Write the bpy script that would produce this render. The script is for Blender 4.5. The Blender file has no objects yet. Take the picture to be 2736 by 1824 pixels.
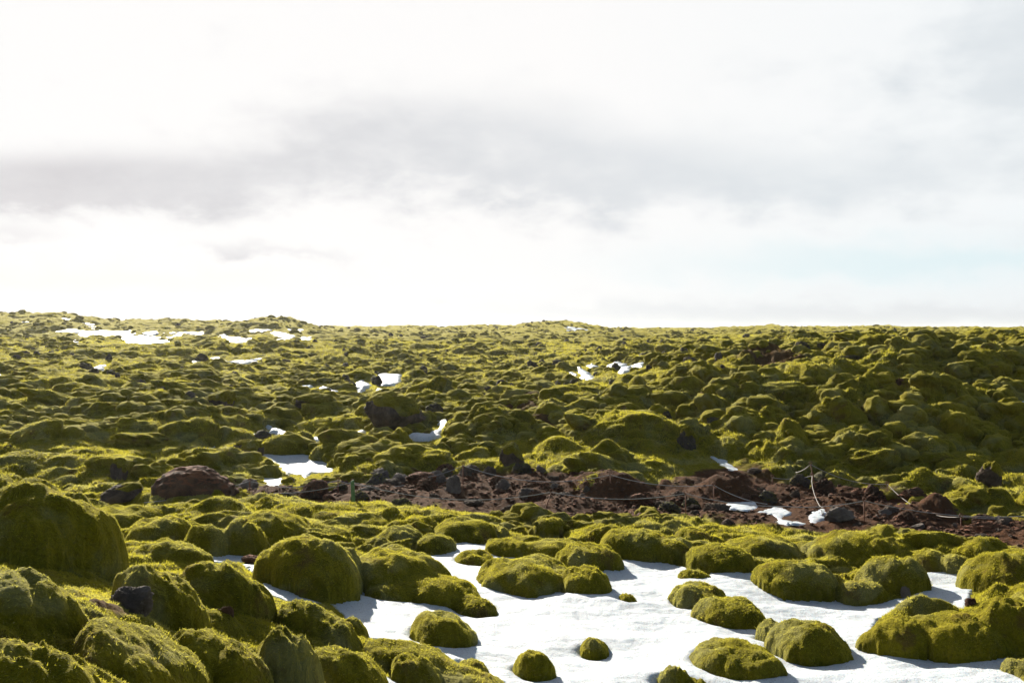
import bpy, bmesh, math, random
import numpy as np
from mathutils import Vector
rng = np.random.default_rng(7)
random.seed(7)
C = bpy.context.scene.collection
S = bpy.context.scene
R = math.radians

# ---------------------------------------------------------------- camera, sky, sun, exposure
CZ = 3.2                       # eye height over the path
FX, U0, V0 = 2660.0, 1368.0, 882.0   # 35 mm lens, horizon row of the photograph
cam = bpy.data.cameras.new("camera"); co = bpy.data.objects.new("camera", cam); C.objects.link(co)
co.location = (0, 0, CZ); co.rotation_euler = (R(90), 0, 0)
cam.sensor_width = 36; cam.lens = 35; cam.clip_start = 0.05; cam.clip_end = 9000
cam.shift_y = (V0 - 912) / 2736.0
S.camera = co
SUN_AZ, SUN_EL = R(-22), R(21.5)      # ahead of the camera, to the left
sun = bpy.data.lights.new("sun", 'SUN'); so = bpy.data.objects.new("sun", sun); C.objects.link(so)
sun.energy = 5.0; sun.angle = R(0.6); sun.color = (1.0, 0.93, 0.80)
sd_ = Vector((math.sin(SUN_AZ) * math.cos(SUN_EL), math.cos(SUN_AZ) * math.cos(SUN_EL), math.sin(SUN_EL)))
so.rotation_euler = sd_.to_track_quat('Z', 'Y').to_euler(); so.location = (-40, 80, 60)
S.view_settings.view_transform = 'Standard'; S.view_settings.look = 'None'
S.view_settings.gamma = 1.0; S.view_settings.exposure = 1.4
S.cycles.max_bounces = 5; S.cycles.diffuse_bounces = 3; S.cycles.transmission_bounces = 2
S.cycles.caustics_reflective = False; S.cycles.caustics_refractive = False
S.cycles.use_denoising = True

W = bpy.data.worlds.new("World"); S.world = W; W.use_nodes = True
def build_sky():
    nt = W.node_tree; nt.nodes.clear(); L = nt.links
    def N(t, **k):
        n = nt.nodes.new(t)
        for a, b in k.items(): setattr(n, a, b)
        return n
    def val(x): return x
    def M(op, a, b=None, c=None, clamp=False):
        n = N('ShaderNodeMath', operation=op); n.use_clamp = clamp
        for i, v in enumerate((a, b, c)):
            if v is None: continue
            if isinstance(v, (int, float)): n.inputs[i].default_value = v
            else: L.new(v, n.inputs[i])
        return n.outputs[0]
    def MIX(f, a, b):
        n = N('ShaderNodeMix', data_type='RGBA')
        for s, v in ((n.inputs[0], f), (n.inputs[6], a), (n.inputs[7], b)):
            if isinstance(v, (int, float)): s.default_value = v
            elif isinstance(v, tuple): s.default_value = (*v, 1)
            else: L.new(v, s)
        return n.outputs[2]
    tc = N('ShaderNodeTexCoord'); sep = N('ShaderNodeSeparateXYZ'); L.new(tc.outputs['Generated'], sep.inputs[0])
    x, y, z = sep.outputs
    az = M('MULTIPLY', M('ARCTAN2', x, y), 180 / math.pi)
    el = M('MULTIPLY', M('ARCSINE', z), 180 / math.pi)
    comb = N('ShaderNodeCombineXYZ')
    L.new(M('MULTIPLY', az, 0.095), comb.inputs[0]); L.new(M('MULTIPLY', el, 0.19), comb.inputs[1])
    n1 = N('ShaderNodeTexNoise'); n1.inputs['Scale'].default_value = 1.15; n1.inputs['Detail'].default_value = 7
    n1.inputs['Roughness'].default_value = 0.52; n1.inputs['Distortion'].default_value = 0.1
    L.new(comb.outputs[0], n1.inputs['Vector'])
    n2 = N('ShaderNodeTexNoise'); n2.inputs['Scale'].default_value = 2.8; n2.inputs['Detail'].default_value = 8
    n2.inputs['Roughness'].default_value = 0.55; n2.inputs['Distortion'].default_value = 0.15
    L.new(comb.outputs[0], n2.inputs['Vector'])
    dn = M('SUBTRACT', n1.outputs[0], 0.5); dn2 = M('SUBTRACT', n2.outputs[0], 0.5)
    azd = M('ADD', az, M('MULTIPLY', dn2, 7.0)); eld = M('ADD', el, M('MULTIPLY', dn2, 3.2))
    def blob(a0, e0, wa, we, amp):
        da = M('DIVIDE', M('SUBTRACT', azd, a0), wa); de = M('DIVIDE', M('SUBTRACT', eld, e0), we)
        q = M('ADD', M('MULTIPLY', da, da), M('MULTIPLY', de, de))
        return M('MULTIPLY', M('EXPONENT', M('MULTIPLY', q, -1.0)), amp)
    bl = [(-27, 7.2, 9, 1.5, 1.05), (-20, 8.0, 8, 1.6, .75), (-13, 9.4, 7, 2.4, .6), (-6, 10.8, 7, 3.4, .72), (1, 9.8, 7, 3.4, .75), (7, 8.4, 6, 2.6, .72), (14, 8.1, 8, 2.1, .62),
          (22, 7.6, 8, 1.9, .55), (25, 12.5, 12, 4., .32), (-15.5, 4.5, 3.5, .5, .6), (-11, 4.3, 3.0, .35, .4), (-26.5, 4.8, 3.5, .6, .55), (16, 1.0, 16, .7, .5), (-14, 1.1, 9, .35, .3), (-1, 2.0, 4, .25, .35), (28, 15, 7, 5, .9), (34, 10, 6, 7, .8)]
    g = None
    for b in bl:
        q = blob(*b); g = q if g is None else M('ADD', g, q)
    g = M('ADD', g, M('ADD', M('MULTIPLY', dn, 1.0), M('MULTIPLY', dn2, 1.0)))
    mr = N('ShaderNodeMapRange', interpolation_type='SMOOTHSTEP'); L.new(g, mr.inputs[0]); mr.inputs[1].default_value = .12; mr.inputs[2].default_value = 1.2
    g = M('MULTIPLY', mr.outputs[0], M('ADD', .82, M('MULTIPLY', dn2, .9)), clamp=True)
    white = MIX(M('MULTIPLY', M('SUBTRACT', az, 2.0), 0.035, clamp=True), (.985, .972, .968), (.90, .935, .955))
    grey = MIX(M('MULTIPLY', M('ADD', az, 25.0), 0.024, clamp=True), (.67, .655, .675), (.74, .785, .82))
    cl = MIX(g, white, grey)
    # clear pale-blue gap low on the right, warm band low on the left
    gap = blob(24, 3.6, 15, 1.3, 1.0)
    cl = MIX(M('MULTIPLY', gap, .75, clamp=True), cl, (.72, .87, .91))
    bank = blob(20, .8, 24, .9, 1.1); cl = MIX(M('MULTIPLY', bank, .95, clamp=True), cl, (.78, .81, .835))
    warm = blob(-24, 2.6, 14, .9, .5)
    cl = MIX(warm, cl, (.97, .90, .84))
    # the veil is thinner and darker overhead than towards the bright horizon under the sun
    oh = N('ShaderNodeMapRange', interpolation_type='SMOOTHSTEP'); L.new(el, oh.inputs[0])
    oh.inputs[1].default_value = 19; oh.inputs[2].default_value = 50; oh.inputs[3].default_value = 1.0; oh.inputs[4].default_value = .2
    vm = N('ShaderNodeVectorMath', operation='SCALE'); L.new(cl, vm.inputs[0]); L.new(oh.outputs[0], vm.inputs['Scale']); cl = vm.outputs[0]
    st = N('ShaderNodeTexSky', sky_type='NISHITA'); st.sun_disc = False
    st.sun_elevation = SUN_EL; st.sun_rotation = SUN_AZ; st.air_density = 1.0; st.dust_density = 1.0
    # cloud veil thins out away from the sun side
    dot = N('ShaderNodeVectorMath', operation='DOT_PRODUCT'); L.new(tc.outputs['Generated'], dot.inputs[0]); dot.inputs[1].default_value = tuple(sd_)
    cover = N('ShaderNodeMapRange', interpolation_type='SMOOTHSTEP'); L.new(dot.outputs['Value'], cover.inputs[0])
    cover.inputs[1].default_value = 0.22; cover.inputs[2].default_value = 0.6; cover.inputs[3].default_value = 0.03; cover.inputs[4].default_value = 1.0
    bg1 = N('ShaderNodeBackground'); L.new(st.outputs[0], bg1.inputs[0]); bg1.inputs[1].default_value = 0.05
    bg2 = N('ShaderNodeBackground'); L.new(cl, bg2.inputs[0]); bg2.inputs[1].default_value = 0.378
    mx = N('ShaderNodeMixShader'); L.new(cover.outputs[0], mx.inputs[0]); L.new(bg1.outputs[0], mx.inputs[1]); L.new(bg2.outputs[0], mx.inputs[2])
    out = N('ShaderNodeOutputWorld'); L.new(mx.outputs[0], out.inputs[0])
build_sky()

# ---------------------------------------------------------------- numpy noise
def _h(ix, iy, iz, s):
    n = (ix.astype(np.int64) * 374761393 + iy.astype(np.int64) * 668265263 + iz.astype(np.int64) * 2147483647 + s * 1274126177) & 0xffffffff
    n = ((n ^ (n >> 13)) * 1274126177) & 0xffffffff
    return ((n ^ (n >> 16)) & 0xffffff) / float(0xffffff)
def perlin2(x, y, s=0):
    ix, iy = np.floor(x), np.floor(y); fx, fy = x - ix, y - iy
    u = fx * fx * fx * (fx * (fx * 6 - 15) + 10); v = fy * fy * fy * (fy * (fy * 6 - 15) + 10); z0 = np.zeros_like(ix)
    def g(dx, dy):
        a = _h(ix + dx, iy + dy, z0, s) * 2 * np.pi
        return np.cos(a) * (fx - dx) + np.sin(a) * (fy - dy)
    a = g(0, 0) * (1 - u) + g(1, 0) * u; b = g(0, 1) * (1 - u) + g(1, 1) * u
    return (a * (1 - v) + b * v) * 1.5
def perlin3(p, s=0):
    x, y, z = p[..., 0], p[..., 1], p[..., 2]
    ix, iy, iz = np.floor(x), np.floor(y), np.floor(z); fx, fy, fz = x - ix, y - iy, z - iz
    f = lambda t: t * t * t * (t * (t * 6 - 15) + 10)
    u, v, w = f(fx), f(fy), f(fz)
    def g(dx, dy, dz):
        a = _h(ix + dx, iy + dy, iz + dz, s) * 2 * np.pi; c = _h(ix + dx, iy + dy, iz + dz, s + 77) * 2 - 1; q = np.sqrt(1 - c * c)
        return np.cos(a) * q * (fx - dx) + np.sin(a) * q * (fy - dy) + c * (fz - dz)
    l = lambda a, b, t: a + (b - a) * t
    return l(l(l(g(0,0,0), g(1,0,0), u), l(g(0,1,0), g(1,1,0), u), v), l(l(g(0,0,1), g(1,0,1), u), l(g(0,1,1), g(1,1,1), u), v), w) * 1.5
def caps(x, y, cell, s):
    """field of overlapping round pillows, height in metres"""
    x = x / cell; y = y / cell; ix, iy = np.floor(x), np.floor(y); z0 = np.zeros_like(ix); best = np.zeros_like(x)
    for dx in (-1, 0, 1):
        for dy in (-1, 0, 1):
            cx = ix + dx; cy = iy + dy
            px = cx + .5 + (_h(cx, cy, z0, s) - .5) * .9; py = cy + .5 + (_h(cx, cy, z0, s + 1) - .5) * .9
            rr = .48 + .45 * _h(cx, cy, z0, s + 2)
            d2 = ((x - px) ** 2 + (y - py) ** 2) / (rr * rr)
            best = np.maximum(best, np.sqrt(np.clip(1 - d2, 0, 1)) * rr)
    return best * cell
sstep = lambda a, b, x: (lambda t: t * t * (3 - 2 * t))(np.clip((x - a) / (b - a), 0, 1))

# ---------------------------------------------------------------- the lie of the land (z over camera axis distance and bearing)
DD = np.array([1, 3, 4.5, 6, 8, 10, 13, 16, 18, 20, 23, 28, 35, 45, 60, 80, 110, 150, 200, 300, 600, 4000.])
COLS = {   #    1   3     4.5    6     8    10    13    16    18    20    23    28    35    45    60    80    110  150  200 300 600 4000
    0:    [-1.5, -1.5, -1.5, -1.58, -1.95, -2.3, -2.8, -3.1, -3.2, -3.2, -2.8, -2.15, -1.9, -1.9, -1.7, -1.3, -.9, 2.1, 1.6, 0, -1, -4],
    230:  [-1.6, -1.6, -1.6, -1.68, -2.0, -2.35, -2.8, -3.1, -3.2, -3.2, -2.85, -2.2, -1.95, -1.95, -1.75, -1.3, -.95, 2.0, 1.5, 0, -1, -4],
    450:  [-1.7, -1.75, -1.8, -1.92, -2.18, -2.42, -2.8, -3.1, -3.2, -3.2, -3.0, -2.4, -2.15, -2.1, -1.8, -1.35, -1.0, 1.4, 1.2, 0, -1, -4],
    700:  [-1.9, -1.9, -2.0, -2.15, -2.36, -2.6, -2.9, -3.12, -3.2, -3.2, -3.18, -2.75, -2.45, -2.35, -2.0, -1.5, -1.1, 1.0, .9, 0, -1, -4],
    900:  [-2.1, -2.1, -2.2, -2.35, -2.6, -2.8, -3.0, -3.17, -3.2, -3.2, -3.15, -2.8, -2.5, -2.4, -2.1, -1.65, -1.25, -.8, -.3, .4, -1, -4],
    1150: [-2.3, -2.35, -2.45, -2.6, -2.83, -2.95, -3.05, -3.2, -3.22, -3.2, -2.95, -2.55, -2.4, -2.4, -2.2, -1.8, -1.35, -.9, -.3, .4, -1, -4],
    1368: [-2.4, -2.4, -2.5, -2.7, -2.93, -3.05, -3.13, -3.22, -3.25, -3.2, -2.9, -2.35, -2.25, -2.3, -2.15, -1.8, -1.35, -.85, -.2, .4, -1, -4],
    1600: [-2.4, -2.4, -2.5, -2.75, -2.97, -3.07, -3.15, -3.22, -3.25, -3.2, -2.75, -2.05, -1.85, -1.9, -1.9, -1.65, -1.3, -.9, -.4, .3, -1, -4],
    1850: [-2.4, -2.4, -2.5, -2.75, -3.0, -3.08, -3.17, -3.25, -3.28, -3.25, -2.95, -1.85, -1.15, -1.1, -1.25, -1.25, -1.1, -.85, -.45, .2, -1, -4],
    2070: [-2.4, -2.4, -2.5, -2.75, -3.0, -3.08, -3.17, -3.27, -3.3, -3.25, -2.95, -1.5, -.72, -.8, -1.05, -1.05, -.95, -.75, -.35, .3, -1, -4],
    2300: [-2.4, -2.4, -2.5, -2.75, -3.0, -3.08, -3.17, -3.3, -3.32, -3.27, -3.0, -1.4, -.5, -.6, -.92, -.9, -.8, -.6, -.25, .2, -1, -4],
    2520: [-2.4, -2.4, -2.5, -2.72, -2.95, -3.05, -3.17, -3.32, -3.34, -3.27, -3.0, -1.4, -.45, -.52, -.85, -.75, -.7, -.5, -.2, .2, -1, -4],
    2736: [-2.4, -2.4, -2.5, -2.7, -2.9, -3.0, -3.17, -3.34, -3.36, -3.3, -3.05, -1.45, -.48, -.52, -.8, -.65, -.6, -.45, -.2, .2, -1, -4]}
CREST = [(0,845),(80,843),(160,837),(230,848),(290,862),(340,867),(400,864),(450,860),(560,864),(640,864),(665,860),(700,849),(760,855),(800,864),(850,873),
         (950,876),(1100,874),(1200,877),(1290,873),(1370,872),(1440,863),(1510,861),(1560,867),(1600,880),(1700,881),(1850,880),(1950,881),(2060,871),(2120,877),
         (2250,878),(2350,873),(2420,879),(2520,878),(2620,880),(2736,880)]
NU, ND = 240, 300
_us = np.linspace(-100, 2836, NU); _ld = np.linspace(0, math.log(4000), ND)
def _terr():
    ks = sorted(COLS); A = np.array([COLS[k] for k in ks]); T = np.zeros((NU, len(DD)))
    for j in range(len(DD)): T[:, j] = np.interp(_us, ks, A[:, j])
    cv = np.interp(_us, [c[0] for c in CREST], [c[1] for c in CREST])
    zc = lambda D: (V0 - cv) / FX * D
    w1 = 1 - sstep(800, 900, _us); j150 = list(DD).index(150); j200 = j150 + 1; j300 = j150 + 2
    T[:, j150] = T[:, j150] * (1 - w1) + zc(150) * w1
    w2 = sstep(1330, 1430, _us) * (1 - sstep(1590, 1640, _us))
    T[:, j200] = T[:, j200] * (1 - w2) + zc(200) * w2
    w3 = (1 - w1) * (1 - w2)
    T[:, j300] = T[:, j300] * (1 - w3) + zc(300) * w3
    out = np.zeros((NU, ND)); ld = np.log(DD)
    for i in range(NU): out[i] = np.interp(_ld, ld, T[i])
    k = np.exp(-np.linspace(-2, 2, 11) ** 2); k /= k.sum()
    for i in range(NU): out[i] = np.convolve(np.pad(out[i], 5, mode='edge'), k, 'valid')
    k = np.exp(-np.linspace(-2, 2, 5) ** 2); k /= k.sum()
    for j in range(ND): out[:, j] = np.convolve(np.pad(out[:, j], 2, mode='edge'), k, 'valid')
    return out
TERR = _terr()
def zbase(x, y):
    az = np.clip(np.arctan2(x, y), R(-28.5), R(28.5)); r = np.hypot(x, y); D = np.clip(r * np.cos(az), 1.0, 3990)
    u = (U0 + FX * np.tan(az) + 100) / 2936 * (NU - 1); v = np.log(D) / math.log(4000) * (ND - 1)
    i = np.clip(u.astype(int), 0, NU - 2); j = np.clip(v.astype(int), 0, ND - 2); fu, fv = u - i, v - j
    z = (TERR[i, j] * (1 - fu) + TERR[i + 1, j] * fu) * (1 - fv) + (TERR[i, j + 1] * (1 - fu) + TERR[i + 1, j + 1] * fu) * fv
    m = sstep(20, 30, r); far = sstep(60, 110, r) * (1 - sstep(135, 160, r) * .6)
    z = z + .26 * m * perlin2(x / 7., y / 7., 3) + .10 * m * perlin2(x / 3., y / 3., 6) + .35 * far * perlin2(x / 22., y / 22., 4) + .05 * perlin2(x / 2.2, y / 2.2, 5) * sstep(3, 6, r)
    return z + CZ
_Ds = np.exp(np.linspace(math.log(2.2), math.log(420), 2600))
def hit(u, v):
    """where the line of sight through a photo pixel meets the land"""
    x = (u - U0) / FX * _Ds; z = CZ - (v - V0) / FX * _Ds
    below = z <= zbase(x, _Ds); k = int(np.argmax(below)) if below.any() else len(_Ds) - 1
    return x[k], _Ds[k]
def proj(x, y, z): return U0 + FX * x / y, V0 - FX * (z - CZ) / y

# ---------------------------------------------------------------- snow outlines, path outline (photo pixels -> land)
FORE = [(544,1476),(587,1474),(638,1480),(677,1488),(728,1484),(724,1494),(735,1521),(777,1533),(767,1560),(806,1584),(861,1590),(900,1590),(939,1588),(963,1572),(990,1568),(998,1580),(1096,1592),(1213,1611),(1324,1633),
        (1264,1588),(1221,1564),(1189,1545),(1170,1521),(1150,1498),(1127,1488),(1170,1480),(1174,1474),(1209,1474),(1205,1449),(1260,1447),(1295,1441),(1315,1463),(1342,1486),(1371,1488),(1424,1482),(1459,1486),(1487,1506),(1526,1511),(1592,1521),(1635,1502),(1647,1490),(1675,1478),(1721,1490),(1757,1500),(1776,1494),(1816,1511),
        (1838,1521),(1863,1549),(1890,1548),(1904,1533),(1924,1529),(2004,1533),(2035,1552),(2082,1580),(2149,1596),(2207,1596),(2238,1584),(2270,1599),(2301,1607),(2364,1603),(2426,1599),(2458,1580),(2489,1566),(2471,1533),(2481,1525),(2559,1531),(2598,1511),(2622,1517),(2641,1541),(2682,1564),(2669,1578),(2630,1568),(2602,1572),(2587,1592),(2589,1615),(2571,1631),
        (2520,1627),(2461,1623),(2403,1625),(2356,1646),(2336,1682),(2297,1715),(2325,1732),(2391,1752),(2442,1744),(2481,1734),(2520,1736),(2567,1750),(2598,1762),(2645,1752),(2696,1756),(2704,1776),(2731,1807),(2760,1830),(2800,1900),(2800,2100),(1500,2100),(1400,1900),(1338,1824),(1291,1803),(1229,1787),(1209,1783),(1189,1756),(1150,1728),(1103,1713),(1053,1717),(998,1709),
        (960,1700),(930,1665),(915,1639),(880,1609),(821,1609),(767,1605),(704,1584),(696,1545),(645,1502),(599,1504),(552,1506)]
SN = {  # label, polygon
 'small white snow patch between foreground moss mounds at the bottom edge': [(1010,1880),(1025,1824),(1035,1800),(1058,1768),(1070,1785),(1100,1800),(1132,1810),(1150,1835),(1150,1880)],
 'long ragged snow patch across the face of the far left hill': [(135,886),(142,884),(191,880),(237,885),(283,882),(344,885),(367,899),(402,885),(425,891),(425,907),(455,916),(406,924),(341,922),(333,908),(276,905),(230,901),(199,889),(161,887)],
 'small upright snow patch high on the far left hill': [(230,859),(254,868),(249,880),(239,870)],
 'thin snow streak right of the long patch on the far left hill': [(440,912),(452,901),(475,887),(536,887),(551,895),(490,895),(459,908)],
 'ragged snow patch left below the knoll on the far left skyline': [(570,905),(601,893),(647,901),(680,912),(647,918),(612,916)],
 'thin snow streak just under the knoll on the far left skyline': [(658,885),(689,878),(719,884),(700,888),(670,889)],
 'wedge shaped snow patch under the right flank of the skyline knoll': [(719,884),(760,888),(788,899),(788,916),(739,916),(742,901)],
 'ragged snow patch right of the wedge shaped one below the knoll': [(796,903),(827,895),(842,910),(800,918)],
 'broken snow streak high on the right shoulder of the knoll': [(769,878),(811,880),(804,887),(777,884)],
 'narrow snow tail running down below the long hillside snow patch': [(191,908),(203,907),(212,922),(205,922)],
 'tiny snow fleck near the top left of the far left hill': [(61,861),(75,861),(72,865),(62,864)],
 'tiny snow fleck just below the highest crest of the left hill': [(163,849),(185,851),(180,855),(165,853)],
 'snow fleck at the left edge below the far left hill': [(-20,890),(11,893),(8,897),(-20,899)],
 'small snow patch in a dark hollow of the left moss field': [(246,988),(282,976),(276,992),(250,992)],
 'narrow snow patch right of the dark rocks in the left moss field': [(505,982),(516,968),(548,970),(524,978)],
 'broad flat snow streak on the pale moss left of centre': [(559,958),(579,958),(634,968),(688,960),(681,968),(642,976),(587,967)],
 'thin snow streak before the dark rock wall on the left': [(395,976),(430,975),(432,978),(398,979)],
 'snow patch cut off by the left edge in the moss field': [(-20,998),(12,1007),(21,1013),(-20,1018)],
 'small snow patch above left of the grey split boulder': [(802,1035),(833,1035),(821,1044)],
 'snow patch above right of the grey split boulder': [(849,1042),(864,1037),(900,1046),(900,1058),(880,1054)],
 'curved snow patch above the snow basin left of centre': [(716,1144),(778,1158),(776,1170),(755,1170),(735,1160)],
 'small snow patch right above the snow basin left of centre': [(841,1172),(876,1175),(868,1183),(841,1181)],
 'large snow filled basin between mounds left of centre': [(700,1207),(731,1217),(802,1217),(825,1213),(829,1226),(876,1230),(888,1265),(872,1265),(833,1265),(814,1279),(806,1270),(767,1262),(743,1238),(696,1226)],
 'snow patch just below the snow basin by the rope': [(698,1277),(755,1275),(755,1289),(728,1307)],
 'thin slanting snow sliver left of the rocky headed mound': [(559,1199),(587,1187),(583,1191),(565,1201)],
 'tiny snow patch between long mounds above the snow basin': [(675,1164),(687,1168),(687,1177),(680,1172)],
 'square snow patch above the great mossy boulder': [(1010,1001),(1068,1001),(1070,1019),(1053,1031),(1021,1031),(1017,1015)],
 'rounded snow patch left of the square one near the great boulder': [(947,1027),(966,1017),(994,1031),(970,1046),(959,1050)],
 'snow strip between the two patches above the great boulder': [(1006,1035),(1029,1046),(1006,1056)],
 'slanting snow streak on the yellow mossy rise right of centre': [(1542,982),(1565,992),(1585,1017),(1561,1015),(1549,1000)],
 'thin snow streak left of the slanting one on the yellow rise': [(1514,994),(1542,1003),(1540,1007),(1518,999)],
 'small oval snow patch on top of the yellow mossy rise': [(1565,980),(1581,974),(1598,982),(1581,987)],
 'largest snow patch on the yellow mossy rise right of centre': [(1628,980),(1643,968),(1667,974),(1686,992),(1663,999),(1639,992)],
 'thin snow patch right of the largest on the yellow rise': [(1686,976),(1721,974),(1718,982),(1692,982)],
 'low snow strip among pale mounds in the middle of the field': [(1444,1056),(1471,1062),(1506,1068),(1502,1072),(1463,1066)],
 'streaky snow patch on the skyline knoll right of centre': [(1510,870),(1545,876),(1585,884),(1557,890),(1518,886)],
 'tiny far snow fleck on the plain below the skyline': [(1336,919),(1363,923),(1350,926)],
 'curved snow patch under the great mossy boulder': [(1084,1166),(1150,1164),(1178,1144),(1170,1127),(1205,1130),(1213,1144),(1189,1152),(1178,1170),(1143,1179),(1103,1179)],
 'snow patch left of the foot of the great mossy boulder': [(939,1164),(974,1150),(972,1168),(988,1183),(959,1181)],
 'thin snow strip far left of the great boulder foot': [(900,1158),(927,1164),(908,1167)],
 'narrow snow tongue at the foot of the dark right slope': [(1902,1222),(1933,1230),(1978,1254),(1953,1258),(1929,1242)],
 'blue white snow patch at the right edge of the dark slope': [(2720,1078),(2760,1074),(2760,1098),(2728,1090)],
 'flat snow patch left of the roped hollow beside the path': [(1935,1349),(1949,1339),(2012,1345),(2025,1357),(1988,1367),(1960,1364)],
 'hook shaped snow patch beside the path near the white rope': [(2031,1369),(2051,1359),(2090,1355),(2111,1371),(2102,1378),(2080,1379),(2111,1396),(2105,1403),(2086,1394),(2068,1376)],
 'small snow patch right below the hook shaped one': [(2117,1403),(2129,1390),(2152,1398),(2141,1403)],
 'snow patch against the grey rock under the white rope end': [(2162,1392),(2176,1369),(2196,1357),(2207,1369),(2193,1376),(2196,1388),(2168,1400)],
 'tiny snow patch on the back of the right foreground mounds': [(2411,1472),(2438,1478),(2430,1492)],
 'thin snow fleck on low moss in front of the green stake': [(821,1404),(867,1410),(846,1414)],
}
def wpoly(p): return np.array([hit(*q) for q in p])
FOREW = wpoly([q for q in FORE])
SNW = {k: wpoly(v) for k, v in SN.items()}
PATHP = [(560,1300),(700,1300),(780,1310),(820,1318),(900,1290),(1000,1285),(1150,1262),(1400,1258),(1530,1285),(1700,1300),(1800,1300),(1880,1268),(1960,1255),(2080,1290),(2140,1300),(2230,1300),(2330,1312),(2480,1345),(2600,1385),(2736,1395),(2900,1400),
         (2900,1470),(2736,1462),(2550,1442),(2350,1422),(2150,1415),(2000,1404),(1800,1386),(1500,1388),(1250,1372),(1050,1352),(900,1342),(750,1340),(600,1325)]
PATHW = wpoly(PATHP)
def sdist(x, y, P):
    """signed distance to a polygon, + inside"""
    sh = x.shape; x = x.ravel(); y = y.ravel(); out = np.full(x.size, -9.0)
    m = (x > P[:,0].min() - 2.5) & (x < P[:,0].max() + 2.5) & (y > P[:,1].min() - 2.5) & (y < P[:,1].max() + 2.5)
    px, py = x[m], y[m]; d = np.full(px.size, 1e9); ins = np.zeros(px.size, bool); n = len(P)
    for i in range(n):
        a, b = P[i], P[(i + 1) % n]; ex, ey = b - a; L = ex * ex + ey * ey + 1e-12
        t = np.clip(((px - a[0]) * ex + (py - a[1]) * ey) / L, 0, 1)
        d = np.minimum(d, (px - a[0] - t * ex) ** 2 + (py - a[1] - t * ey) ** 2)
        if a[1] != b[1]:
            c = ((a[1] > py) != (b[1] > py)) & (px < (b[0] - a[0]) * (py - a[1]) / (b[1] - a[1]) + a[0]); ins ^= c
    out[m] = np.sqrt(d) * np.where(ins, 1, -1)
    return out.reshape(sh)
def snow_sd(x, y):
    s = sdist(x, y, FOREW)
    for P in SNW.values(): s = np.maximum(s, sdist(x, y, P))
    return s

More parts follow.
